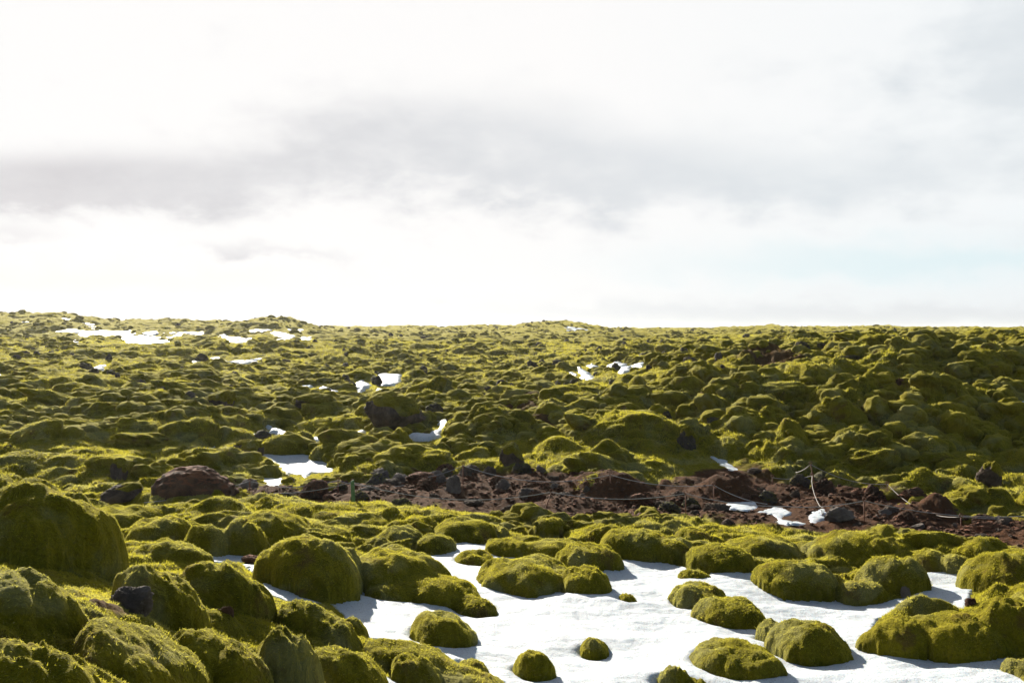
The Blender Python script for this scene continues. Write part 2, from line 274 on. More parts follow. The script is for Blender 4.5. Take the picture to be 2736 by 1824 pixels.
def snow_sd_far(x, y):
    s = np.full(x.shape, -9.)
    for P in SNW.values():
        if P[:, 1].mean() > 17: s = np.maximum(s, sdist(x, y, P))
    return s
APRON = None; NEARM = []
def ground_h(x, y, full=False):
    r = np.hypot(x, y); zb = zbase(x, y); ssd = snow_sd(x, y); psd = sdist(x, y, PATHW) + .5 * perlin2(x * .9, y * .9, 11) + .18 * perlin2(x * 4, y * 4, 12) + .08 * perlin2(x * 13, y * 13, 17)
    wx = x + .35 * perlin2(x / 1.6, y / 1.6, 21) + .08 * perlin2(x * 3, y * 3, 24); wy = y + .35 * perlin2(x / 1.6, y / 1.6, 22) + .08 * perlin2(x * 3, y * 3, 25)
    a = .5; rx = wx * math.cos(a) + wy * math.sin(a); ry = -wx * math.sin(a) + wy * math.cos(a); rx = rx / 1.45
    reg = sstep(-.3, .3, perlin2(x / 9, y / 9, 31)) * .65 + .35; reg2 = sstep(-.3, .3, perlin2(x / 4.5, y / 4.5, 32)) * .7 + .3
    near = 1 - sstep(9.5, 13.5, r)
    # keep the view onto each snow patch low on its near side
    if (r > 17).any():
        for q in (.5, 1.1, 1.9):
            f = q * np.clip(r / 30, .5, 3) / np.maximum(r, 1); ssh = sdist(x * (1 + f), y * (1 + f), None) if False else snow_sd_far(x * (1 + f), y * (1 + f)); ssd_f = ssh if q == .5 else np.maximum(ssd_f, ssh - .1 * q)
        low = 1 - .8 * sstep(-.3, .15, ssd_f)
    else: low = 1.
    l = (caps(rx, ry, 1.35, 41) * .50 - .30) * (1 - .55 * near) * reg
    l = l + (caps(rx + 5, ry, .58, 51) * .58 - .15) * (1 - .3 * near) * reg2
    l = l + (caps(rx, ry + 3, .25, 61) * .40 - .045) * (1 - sstep(70, 120, r)) * (1 - .3 * near)
    l = l + (caps(rx + 9, ry, .11, 71) * .25 - .012) * (1 - sstep(14, 24, r))
    l = l + (caps(rx, ry, 3.2, 81) * .30 - .4) * sstep(40, 80, r) * reg + (caps(rx, ry, 8., 91) * .08 - .3) * sstep(120, 180, r)
    l = l + (.11 * np.abs(perlin2(rx * 1.1, ry * 2.8, 93)) + .05 * np.abs(perlin2(rx * 3.0, ry * 6.5, 94)) - .04) * (1 - .6 * near)
    l = l * (1 + .55 * sstep(.12, .28, x / np.maximum(y, 1)) * sstep(20, 23, y) * (1 - sstep(36, 50, y)))
    l = l * np.where(l > -.1, low, 1)
    pm = sstep(-.12, .12, psd); pl = 1 - (.5 * sstep(-1.5, -.3, psd) + .5 * sstep(-.3, .05, psd))
    wid = np.where(r < 17, .35, .05 * r / 10 + .25); sm = sstep(-wid, 0.02, ssd)
    rough = .16 * perlin2(x * .9, y * .9, 16) + .06 * np.abs(perlin2(x * 2.4, y * 2.4, 13)) + .03 * perlin2(x * 6, y * 6, 14) + .008 * perlin2(x * 22, y * 22, 15)
    rel = l * pl * (1 - sm) + rough * pm * (1 - sm)
    if (r < 12).any():
        tn = (1 - sstep(8, 12, r)) * (1 - sm) * (r > 2); rel = rel + tn * (.014 * np.abs(perlin2(x * 30, y * 30, 97)) + .014 * np.abs(perlin2(x * 14, y * 14, 98)))
    if APRON is not None:
        ap = np.zeros(x.size)
        for (a, b, c, d, hz) in APRON:
            m = (np.abs(x - a) < 2 * c) & (np.abs(y - b) < 2 * d)
            if m.any():
                q = ((x[m] - a) / (c * 1.6)) ** 2 + ((y[m] - b) / (d * 1.6)) ** 2; ap[m] = np.maximum(ap[m], hz * .9 * np.clip(1 - q, 0, 1) ** 1.5)
        rel = rel + ap * (1 - sm)
    rel = rel - np.where(r < 17, .24, .12) * sstep(-.02, .18, ssd)
    own = np.full(x.shape, -1); fr = np.zeros(x.shape); ox = np.zeros(x.shape); oy = np.zeros(x.shape)
    if NEARM and (r < 20).any():
        acc = rel.copy(); best = rel.copy() + .015
        for (a, b, c, d, hz, dep, bul, sd, k) in NEARM:
            m = (np.abs(x - a) < 1.45 * c) & (np.abs(y - b) < 1.45 * d)
            if not m.any(): continue
            R_ = (c + d) / 2; xm, ym = x[m], y[m]; sx, sy = xm / R_ + sd * 3.7, ym / R_ + sd * 1.9
            wq = .19 if c > .32 else .10; dx = (xm - a) / c + wq * perlin2(sx * 1.2, sy * 1.2, 101) + .07 * perlin2(sx * 4, sy * 4, 103); dy = (ym - b) / d + wq * perlin2(sx * 1.2, sy * 1.2, 102) + .07 * perlin2(sx * 4, sy * 4, 104)
            q = (np.abs(dx) ** 2.3 + np.abs(dy) ** 2.3) ** (1 / 1.15); dome = np.clip(1 - q, 0, 1) ** .36
            f1 = np.clip(np.abs(perlin2(sx * 1.5 + .4 * sy, sy * 1.1, 105)) * 2.2, 0, 1); f2 = np.clip(np.abs(perlin2(sx * 3.2, sy * 2.4, 106)) * 2.4, 0, 1)
            fold = -.085 * (1 - f1 * f1 * (3 - 2 * f1)) - .035 * (1 - f2 * f2 * (3 - 2 * f2))
            h = (hz + dep) * dome * (1 + .09 * perlin2(sx * 1.7, sy * 1.7, 107) + fold) - dep
            KS = .04 + .14 * min(R_, .5); A_ = acc[m]; Bm = np.where(dome > 0, h, -9.); hh_ = np.clip(KS - np.abs(A_ - Bm), 0, 9) / KS; acc[m] = np.maximum(A_, Bm) + hh_ * hh_ * KS * .25
            w_ = (h > best[m]) & (dome > 0); idx = np.where(m)[0][w_]; best[idx] = h[w_]; own[idx] = k; fr[idx] = ((h + dep) / (hz + dep))[w_]
            L_ = np.hypot(dx, dy) + 1e-6; B_ = bul * min(c, d) * 4 * fr[idx] * (1 - np.clip(fr[idx], 0, 1)); ox[idx] = (dx / L_)[w_] * B_; oy[idx] = (dy / L_)[w_] * B_
        near_ = r < 20; rel = np.where(near_, acc, rel)
        rel = rel + np.where(own >= 0, (1 - sstep(9, 15, r)) * (.010 * np.abs(perlin2(x * 30, y * 30, 97)) + .012 * np.abs(perlin2(x * 13, y * 13, 98))) + .012 * perlin2(x * 5, y * 5, 99), 0)
    z = zb + rel
    if full: return z, pm, ssd, own, ox, oy
    return z

# ---------------------------------------------------------------- mesh + naming helpers
def mesh(name, V, F, mat=None, smooth=True, attrs=None):
    V = np.ascontiguousarray(V, dtype=np.float32); F = np.ascontiguousarray(F, dtype=np.int32)
    me = bpy.data.meshes.new(name); k = F.shape[1]
    me.vertices.add(len(V)); me.vertices.foreach_set('co', V.ravel())
    me.loops.add(F.size); me.loops.foreach_set('vertex_index', F.ravel())
    me.polygons.add(len(F)); me.polygons.foreach_set('loop_start', np.arange(0, F.size, k, dtype=np.int32))
    me.update(calc_edges=True)
    me.polygons.foreach_set('use_smooth', np.full(len(F), smooth, dtype=bool))
    for m in (mat if isinstance(mat, (list, tuple)) else [mat]):
        if m is not None: me.materials.append(m)
    for an, av in (attrs or {}).items():
        at = me.attributes.new(an, 'FLOAT', 'POINT'); at.data.foreach_set('value', np.ascontiguousarray(av, dtype=np.float32))
    return me
def link(name, me, parent=None, loc=(0, 0, 0)):
    o = bpy.data.objects.new(name, me); C.objects.link(o); o.location = loc
    if parent is not None: o.parent = parent
    return o
def tag(o, label=None, cat=None, group=None, kind=None):
    if label: o['label'] = label
    if cat: o['category'] = cat
    if group: o['group'] = group
    if kind: o['kind'] = kind
    return o
def empty(name, loc, **k):
    o = bpy.data.objects.new(name, None); C.objects.link(o); o.location = loc; return tag(o, **k)
_ico = {}
def ico(level):
    if level not in _ico:
        bm = bmesh.new(); bmesh.ops.create_icosphere(bm, subdivisions=level, radius=1.0)
        V = np.array([v.co[:] for v in bm.verts]); F = np.array([[v.index for v in f.verts] for f in bm.faces]); bm.free()
        V /= np.linalg.norm(V, axis=1)[:, None]; _ico[level] = (V, F)
    return _ico[level]
def vnormals(V, F):
    n = np.cross(V[F[:, 1]] - V[F[:, 0]], V[F[:, 2]] - V[F[:, 0]]); o = np.zeros_like(V)
    for k in range(3): np.add.at(o, F[:, k], n)
    return o / (np.linalg.norm(o, axis=1)[:, None] + 1e-12)
def fibres(V, F, n, length, width, seed, up=-.35):
    """n little moss shoots standing on a triangle mesh"""
    g = np.random.default_rng(seed); a, b, c = V[F[:, 0]], V[F[:, 1]], V[F[:, 2]]
    cr = np.cross(b - a, c - a); ar = np.linalg.norm(cr, axis=1); fn = cr / (ar[:, None] + 1e-12)
    w = ar * (fn[:, 2] > up)
    if w.sum() <= 0 or n < 1: return np.zeros((0, 3)), np.zeros((0, 3), int)
    idx = g.choice(len(F), n, p=w / w.sum()); r1 = np.sqrt(g.random(n))[:, None]; r2 = g.random(n)[:, None]
    P = a[idx] * (1 - r1) + b[idx] * r1 * (1 - r2) + c[idx] * r1 * r2; N = fn[idx]
    d = N + .6 * g.normal(size=(n, 3)) + np.array([.0, 0, .35]); d /= np.linalg.norm(d, axis=1)[:, None]
    t = np.cross(d, g.normal(size=(n, 3))); t /= np.linalg.norm(t, axis=1)[:, None] + 1e-9
    clump = .5 + 1.1 * (np.abs(perlin3(P * 30, 5)) * 1.6)
    L = (length * (.5 + .9 * g.random(n)) * clump)[:, None]; wd = (width * (.6 + .8 * g.random(n)))[:, None]
    P0 = P - N * length * .25
    out = np.empty((n, 3, 3)); out[:, 0] = P0 - t * wd; out[:, 1] = P0 + t * wd; out[:, 2] = P0 + d * L
    return out.reshape(-1, 3), np.arange(3 * n).reshape(-1, 3)
def join(A, B):
    return np.vstack([A[0], B[0]]), np.vstack([A[1], B[1] + len(A[0])])

# ---------------------------------------------------------------- materials
def mk(name):
    m = bpy.data.materials.new(name); m.use_nodes = True; nt = m.node_tree; nt.nodes.clear(); L = nt.links
    def N(t, **k):
        n = nt.nodes.new(t)
        for a, b in k.items():
            if a.startswith('i_'): n.inputs[a[2:].replace('_', ' ')].default_value = b
            else: setattr(n, a, b)
        return n
    return m, nt, L, N
def mixc(N, L, f, a, b, bt='MIX'):
    n = N('ShaderNodeMix', data_type='RGBA', blend_type=bt)
    for s, v in ((n.inputs[0], f), (n.inputs[6], a), (n.inputs[7], b)):
        if isinstance(v, (int, float)): s.default_value = v
        elif isinstance(v, tuple): s.default_value = (*v, 1)
        else: L.new(v, s)
    return n.outputs[2]
def noise(N, L, vec, scale, detail=4, rough=.55, dist=0.0):
    n = N('ShaderNodeTexNoise', i_Scale=scale, i_Detail=detail, i_Roughness=rough, i_Distortion=dist); L.new(vec, n.inputs['Vector']); return n.outputs[0]
def ramp(N, L, f, a, b, lo=0., hi=1.):
    n = N('ShaderNodeMapRange', interpolation_type='SMOOTHSTEP'); L.new(f, n.inputs[0])
    n.inputs[1].default_value = a; n.inputs[2].default_value = b; n.inputs[3].default_value = lo; n.inputs[4].default_value = hi; return n.outputs[0]
def moss_colour(N, L, pos, grey=.35, warm=0.):
    n1 = noise(N, L, pos, .55, 4, .55, .4); n2 = noise(N, L, pos, 4.5, 5, .6); n3 = noise(N, L, pos, 45., 4, .65)
    c = mixc(N, L, ramp(N, L, n1, .3, .7), (.047, .049, .002), (.145, .121, .004))
    c = mixc(N, L, ramp(N, L, n2, .35, .7, 0, .6), c, (.23, .185, .010))
    c = mixc(N, L, ramp(N, L, n3, .3, .6, .55, 0), c, (.035, .036, .005))
    g = noise(N, L, pos, 1.3, 5, .6, .5)
    c = mixc(N, L, ramp(N, L, g, .49, .64, 0, grey), c, (.23, .235, .14))
    b = noise(N, L, pos, 2.1, 6, .65, .3)
    c = mixc(N, L, ramp(N, L, b, .57, .67, 0, .7), c, (.075, .042, .018))
    return c
def moss_bump(N, L, pos, wr=.05):
    w = N('ShaderNodeVectorMath', operation='MULTIPLY'); L.new(pos, w.inputs[0]); w.inputs[1].default_value = (1.0, 1.0, 1.0)
    a = noise(N, L, w.outputs[0], 4.0, 5, .62, .9); b = noise(N, L, pos, 38, 4, .7)
    b1 = N('ShaderNodeBump', i_Strength=.9, i_Distance=wr); L.new(a, b1.inputs['Height'])
    b2 = N('ShaderNodeBump', i_Strength=.9, i_Distance=.018); L.new(b, b2.inputs['Height']); L.new(b1.outputs[0], b2.inputs['Normal'])
    return b2.outputs[0]
def geo_pos(N): return N('ShaderNodeNewGeometry').outputs['Position']
def moss_shader(N, L, col, nrm, sheen=.5):
    p = N('ShaderNodeBsdfPrincipled', i_Roughness=1.0); L.new(col, p.inputs['Base Color']); L.new(nrm, p.inputs['Normal'])
    p.inputs['Specular IOR Level'].default_value = .08; p.inputs['Sheen Weight'].default_value = sheen; p.inputs['Sheen Roughness'].default_value = .45
    sc = mixc(N, L, .0, (.80, .70, .08), (1, 1, 1)); L.new(sc, p.inputs['Sheen Tint'])
    return p.outputs[0]
def moss_mat(name, grey, wr, sheen=.5):
    m, nt, L, N = mk(name); pos = geo_pos(N)
    o = N('ShaderNodeOutputMaterial'); L.new(moss_shader(N, L, moss_colour(N, L, pos, grey), moss_bump(N, L, pos, wr), sheen), o.inputs[0]); return m
def rock_colour(N, L, pos, base=((.022, .019, .019), (.085, .07, .064)), lichen=.6):
    n1 = noise(N, L, pos, 3.5, 6, .65); n2 = noise(N, L, pos, 16, 5, .7); n3 = noise(N, L, pos, 9, 6, .7, .4)
    c = mixc(N, L, ramp(N, L, n1, .3, .7), *base)
    c = mixc(N, L, ramp(N, L, n2, .55, .75, 0, lichen), c, (.20, .185, .16))
    return mixc(N, L, ramp(N, L, n3, .62, .7, 0, lichen * .8), c, (.12, .13, .045))
def rock_mat(name, base, lichen, top=None, topamt=(.35, .75)):
    """basalt; `top` = what settles on upward faces (moss or red grit)"""
    m, nt, L, N = mk(name); pos = geo_pos(N); c = rock_colour(N, L, pos, base, lichen)
    if top:
        g = N('ShaderNodeNewGeometry'); s = N('ShaderNodeSeparateXYZ'); L.new(g.outputs['True Normal'], s.inputs[0])
        ad = N('ShaderNodeMath', operation='ADD'); L.new(s.outputs[2], ad.inputs[0]); nn = noise(N, L, pos, 3., 5, .6)
        sb = N('ShaderNodeMath', operation='MULTIPLY_ADD'); L.new(nn, sb.inputs[0]); sb.inputs[1].default_value = 1.4; sb.inputs[2].default_value = -.7
        L.new(sb.outputs[0], ad.inputs[1])
        tcol = moss_colour(N, L, pos, .3) if top == 'moss' else mixc(N, L, noise(N, L, pos, 8, 5, .6), (.13, .045, .02), (.22, .085, .04))
        c = mixc(N, L, ramp(N, L, ad.outputs[0], *topamt), c, tcol)
    p = N('ShaderNodeBsdfPrincipled', i_Roughness=.92); L.new(c, p.inputs['Base Color']); p.inputs['Specular IOR Level'].default_value = .2
    b1 = N('ShaderNodeBump', i_Strength=1., i_Distance=.07); L.new(noise(N, L, pos, 6, 8, .72, .3), b1.inputs['Height'])
    b2 = N('ShaderNodeBump', i_Strength=.9, i_Distance=.02); L.new(noise(N, L, pos, 42, 5, .7), b2.inputs['Height']); L.new(b1.outputs[0], b2.inputs['Normal'])
    L.new(b2.outputs[0], p.inputs['Normal']); o = N('ShaderNodeOutputMaterial'); L.new(p.outputs[0], o.inputs[0]); return m
def plain_mat(name, c1, c2, scale=20, rough=.7, metal=0., bump=.003):
    m, nt, L, N = mk(name); pos = geo_pos(N); n = noise(N, L, pos, scale, 5, .6)
    p = N('ShaderNodeBsdfPrincipled', i_Roughness=rough, i_Metallic=metal); L.new(mixc(N, L, ramp(N, L, n, .35, .65), c1, c2), p.inputs['Base Color'])
    b = N('ShaderNodeBump', i_Strength=.5, i_Distance=bump); L.new(n, b.inputs['Height']); L.new(b.outputs[0], p.inputs['Normal'])
    o = N('ShaderNodeOutputMaterial'); L.new(p.outputs[0], o.inputs[0]); return m
M_MOSS = moss_mat('moss', .3, .10, .35)
M_MOSSN = moss_mat('moss_near', .5, .03, .2)
def fibre_mat():
    m, nt, L, N = mk('moss_shoots'); pos = geo_pos(N)
    n1 = noise(N, L, pos, .6, 4, .55, .4); n2 = noise(N, L, pos, 42., 2, .5); g = noise(N, L, pos, 1.3, 5, .6, .5); b = noise(N, L, pos, 2.1, 6, .65, .3)
    c = mixc(N, L, ramp(N, L, n1, .3, .7), (.100, .105, .006), (.255, .222, .013))
    c = mixc(N, L, ramp(N, L, n2, .38, .62, .85, 0), c, (.022, .022, .003))
    c = mixc(N, L, ramp(N, L, g, .47, .60, 0, .6), c, (.27, .27, .16))
    c = mixc(N, L, ramp(N, L, b, .54, .64, 0, .75), c, (.11, .06, .025))
    d = N('ShaderNodeBsdfDiffuse'); t = N('ShaderNodeBsdfTranslucent'); L.new(c, d.inputs[0]); L.new(mixc(N, L, .5, c, (.96, .87, .08)), t.inputs[0])
    x = N('ShaderNodeMixShader'); x.inputs[0].default_value = .5; L.new(d.outputs[0], x.inputs[1]); L.new(t.outputs[0], x.inputs[2])
    o = N('ShaderNodeOutputMaterial'); L.new(x.outputs[0], o.inputs[0]); return m
M_FIB = fibre_mat()
M_ROCK = rock_mat('lava_rock', ((.032, .022, .016), (.12, .086, .064)), .45)
M_ROCKM = rock_mat('mossy_lava_rock', ((.025, .022, .022), (.09, .075, .07)), .8, 'moss', (.5, .85))
M_ROCKR = rock_mat('red_lava_rock', ((.034, .02, .013), (.125, .066, .040)), .12, 'grit', (.62, .95))
M_ROCKG = rock_mat('grey_lava_rock', ((.075, .062, .054), (.20, .165, .14)), .8)
def ground_mat():
    m, nt, L, N = mk('ground'); pos = geo_pos(N)
    at = N('ShaderNodeAttribute', attribute_name='soil'); f = at.outputs['Fac']
    s1 = mixc(N, L, noise(N, L, pos, 2.2, 6, .65), (.030, .015, .008), (.125, .052, .020)); s1 = mixc(N, L, ramp(N, L, noise(N, L, pos, 18, 5, .7), .4, .7, 0, .7), s1, (.028, .02, .018))
    col = mixc(N, L, f, moss_colour(N, L, pos, .35), s1)
    sb = N('ShaderNodeBump', i_Strength=1., i_Distance=.05); L.new(noise(N, L, pos, 9, 7, .7), sb.inputs['Height'])
    nb = moss_bump(N, L, pos, .11); mx = N('ShaderNodeMix', data_type='VECTOR'); L.new(f, mx.inputs[0]); L.new(nb, mx.inputs[4]); L.new(sb.outputs[0], mx.inputs[5])
    p = N('ShaderNodeBsdfPrincipled', i_Roughness=1.0); L.new(col, p.inputs['Base Color']); L.new(mx.outputs[1], p.inputs['Normal'])
    p.inputs['Specular IOR Level'].default_value = .06; p.inputs['Sheen Roughness'].default_value = .45
    sw = N('ShaderNodeMath', operation='MULTIPLY_ADD'); L.new(f, sw.inputs[0]); sw.inputs[1].default_value = -.35; sw.inputs[2].default_value = .35; L.new(sw.outputs[0], p.inputs['Sheen Weight'])
    L.new(mixc(N, L, 0., (.80, .70, .08), (1, 1, 1)), p.inputs['Sheen Tint'])
    o = N('ShaderNodeOutputMaterial'); L.new(p.outputs[0], o.inputs[0]); return m
M_GROUND = ground_mat()
def snow_mat():
    m, nt, L, N = mk('snow'); pos = geo_pos(N)
    d = noise(N, L, pos, 14, 3, .5); sp = noise(N, L, pos, 70, 2, .5)
    c = mixc(N, L, ramp(N, L, d, .3, .7), (.47, .52, .575), (.53, .575, .61))
    c = mixc(N, L, ramp(N, L, sp, .62, .65, 0, .75), c, (.16, .14, .10))
    p = N('ShaderNodeBsdfPrincipled', i_Roughness=.6); L.new(c, p.inputs['Base Color']); p.inputs['Specular IOR Level'].default_value = .25
    p.inputs['Subsurface Weight'].default_value = .35; p.inputs['Subsurface Radius'].default_value = (.03, .06, .09); p.inputs['Subsurface Scale'].default_value = 1.0
    w = N('ShaderNodeVectorMath', operation='MULTIPLY'); L.new(pos, w.inputs[0]); w.inputs[1].default_value = (.9, 1.5, 1)
    b1 = N('ShaderNodeBump', i_Strength=.35, i_Distance=.02); L.new(noise(N, L, w.outputs[0], 4.5, 6, .6, .3), b1.inputs['Height'])
    b2 = N('ShaderNodeBump', i_Strength=1., i_Distance=.014); L.new(noise(N, L, pos, 55, 4, .7), b2.inputs['Height']); L.new(b1.outputs[0], b2.inputs['Normal'])
    L.new(b2.outputs[0], p.inputs['Normal']); o = N('ShaderNodeOutputMaterial'); L.new(p.outputs[0], o.inputs[0]); return m
M_SNOW = snow_mat()
M_RUST = plain_mat('rusty_iron', (.10, .035, .018), (.20, .075, .035), 60, .8)
M_ROPE = plain_mat('grey_rope', (.20, .20, .21), (.32, .32, .33), 80, .85)
M_ROPEW = plain_mat('pale_rope', (.24, .21, .19), (.34, .31, .28), 80, .85)
M_GREEN = plain_mat('green_paint', (.05, .13, .05), (.09, .19, .08), 15, .75)
M_TWIG = plain_mat('dead_twig', (.07, .045, .035), (.17, .13, .11), 30, .9)
M_STRAW = plain_mat('dry_grass', (.34, .25, .14), (.50, .40, .25), 30, .9)

# ---------------------------------------------------------------- ground (one sheet to the horizon)
def build_ground():
    az = np.concatenate([np.linspace(-180, -39, 60)[:-1], np.linspace(-39, -33, 40)[:-1], np.linspace(-33, 33, 1360), np.linspace(33, 39, 40)[1:], np.linspace(39, 180, 60)[1:]])
    az = R(1) * az
    r = np.concatenate([np.array([.05, .5, 1, 1.5, 2, 2.5]), np.exp(np.linspace(math.log(2.9), math.log(340), 1120)), np.exp(np.linspace(math.log(345), math.log(4200), 60))])
    A, Rr = np.meshgrid(az, r); X = Rr * np.sin(A); Y = Rr * np.cos(A)
    Z, pm, ssd, own, ox, oy = ground_h(X.ravel(), Y.ravel(), True)
    V = np.stack([X.ravel() + ox, Y.ravel() + oy, Z], 1); nr, na = A.shape
    i = np.arange(nr - 1)[:, None] * na + np.arange(na - 1)[None, :]
    F = np.stack([i, i + 1, i + 1 + na, i + na], -1).reshape(-1, 4)
    soil = pm.copy(); x, y = V[:, 0], V[:, 1]
    for (u, v, w) in [(1400,1095,.9),(1452,1130,.9),(2060,945,1.6),(1880,1060,.7),(2080,975,1.2),(300,1718,.16),(290,1665,.13),(2010,1280,.8)]:
        hx, hy = hit(u, v); soil = np.maximum(soil, .9 * sstep(w, w * .5, np.hypot((x - hx), (y - hy) / 1.6) + .3 * w * perlin2(x * 3 / w, y * 3 / w, 9)))
    F = F[:, ::-1]
    g = link('ground', mesh('ground', V, F, M_GROUND, True, {'soil': soil}))
    tag(g, 'rolling mossy lava ground with a reddish earth path, reaching the horizon', 'ground', kind='structure')
    return F, own, V, soil, ssd, nr, na

# ---------------------------------------------------------------- mossy mounds
def mound_shape(level, seed, lump=1.0, pill=.95, irr=0.):
    P, F = ico(level); off = np.array([seed * 13.7, seed * 5.1, seed * 9.3])
    b = lambda k, s: np.abs(perlin3(P * k + off, s))
    r = 1 + (.20 * lump + irr) * perlin3(P * .95 + off, 1) + irr * .5 * perlin3(P * 1.7 + off, 11) + .34 * lump * b(1.5, 2) + .11 * lump * b(3.2, 3) + (.035 * b(7.0, 4) + .012 * perlin3(P * 14 + off, 6)) * min(1., lump)
    Q = np.sign(P) * np.abs(P) ** pill; Q *= (r / (1.0 + .12 * lump))[:, None]
    low = Q[:, 2] < 0; Q[low, 0] *= (1 - .12 * np.abs(Q[low, 2])); Q[low, 1] *= (1 - .12 * np.abs(Q[low, 2]))
    return Q, F
def place(u, v, w, h, dr=.9):
    kz = .3
    x, D = hit(u, v); rx = w / 2 / FX * D; ry = rx * dr
    k = (D + ry * .8) / D; cx, cy = x * k, D * k; rx *= k; ry *= k
    zg = float(zbase(np.array([cx]), np.array([cy]))[0]); zt = CZ - (v - h - V0) / FX * (cy + kz * ry)
    return cx, cy, zg, rx, ry, max(zt - zg, .12 * rx)
HAND = []   # keeps the footprints of placed things
def near_mound(name, u, v, w, h, label, dr=.9, lump=1., cat='moss mound', mat=None, seed=None, group='moss mounds', tilt=0.):
    cx, cy, zg, rx, ry, hz = place(u, v, w, h * (.8 if any(k in label for k in ISL) else 1), dr); seed = len(HAND) + 1 if seed is None else seed
    lev = 7 if cy < 8.5 else (6 if cy < 14 else 5)
    isl = any(k in label for k in ISL); Q, F = mound_shape(lev, seed + 140, min(lump, .75) * (1.2 if isl else 1), 1.0 if isl else .95, .2 if isl else .05); rz = hz * .86
    fl = .0 if w > 250 and v < 1720 else .55 if any(k in label for k in ISL) else (.30 + .3 * ((seed * 7) % 10) / 10.); tq = np.clip((.45 - Q[:, 2]) / 1.45, 0, 1) ** 1.6
    Q[:, 2] /= Q[:, 2].max(); up_ = Q[:, 2] > -.1; Q[:, 0] /= np.abs(Q[up_, 0]).max(); Q[:, 1] /= np.abs(Q[up_, 1]).max()
    Q = Q * np.stack([1 - .12 * fl + fl * tq, 1 - .12 * fl + fl * tq, np.ones(len(Q))], 1)
    V = Q * np.array([rx, ry, rz]); lo_ = V[:, 2] < 0; V[lo_, 2] *= max(1., (hz - rz + .42) / rz); V[:, 2] += hz - rz * 1.03
    if tilt: V[:, 2] += V[:, 0] * tilt
    wp = V + np.array([cx, cy, zg]); nn = vnormals(V, F)
    if cy < 16: V = V + nn * (.012 * perlin3(wp * 9, 8) + .008 * np.abs(perlin3(wp * 22, 9)) + (.010 * np.abs(perlin3(wp * 40, 10)) if cy < 8.5 else 0))[:, None]
    nf = len(F); mats = [mat or (M_MOSSN if cy < 16 else M_MOSS), M_FIB]; fi = None
    if cy < 60:
        area = 4.2 * (rx * ry + rx * hz + ry * hz) * .5; dens = 26000 if cy < 7 else (15000 if cy < 10 else (7500 if cy < 19 else 1800))
        s = 1. if cy < 7 else (1.25 if cy < 10 else (1.8 if cy < 19 else 3.0))
        fv, ff = fibres(V, F, int(area * dens), .015 * s, .0021 * s, seed); V, F = join((V, F), (fv, ff))
    me = mesh(name, V, F, mats)
    if len(F) > nf:
        mi = np.zeros(len(F), np.int32); mi[nf:] = 1; me.polygons.foreach_set('material_index', mi)
    o = link(name, me, loc=(cx, cy, zg)); tag(o, label, cat, group); HAND.append((cx, cy, rx, ry, u, v)); return o

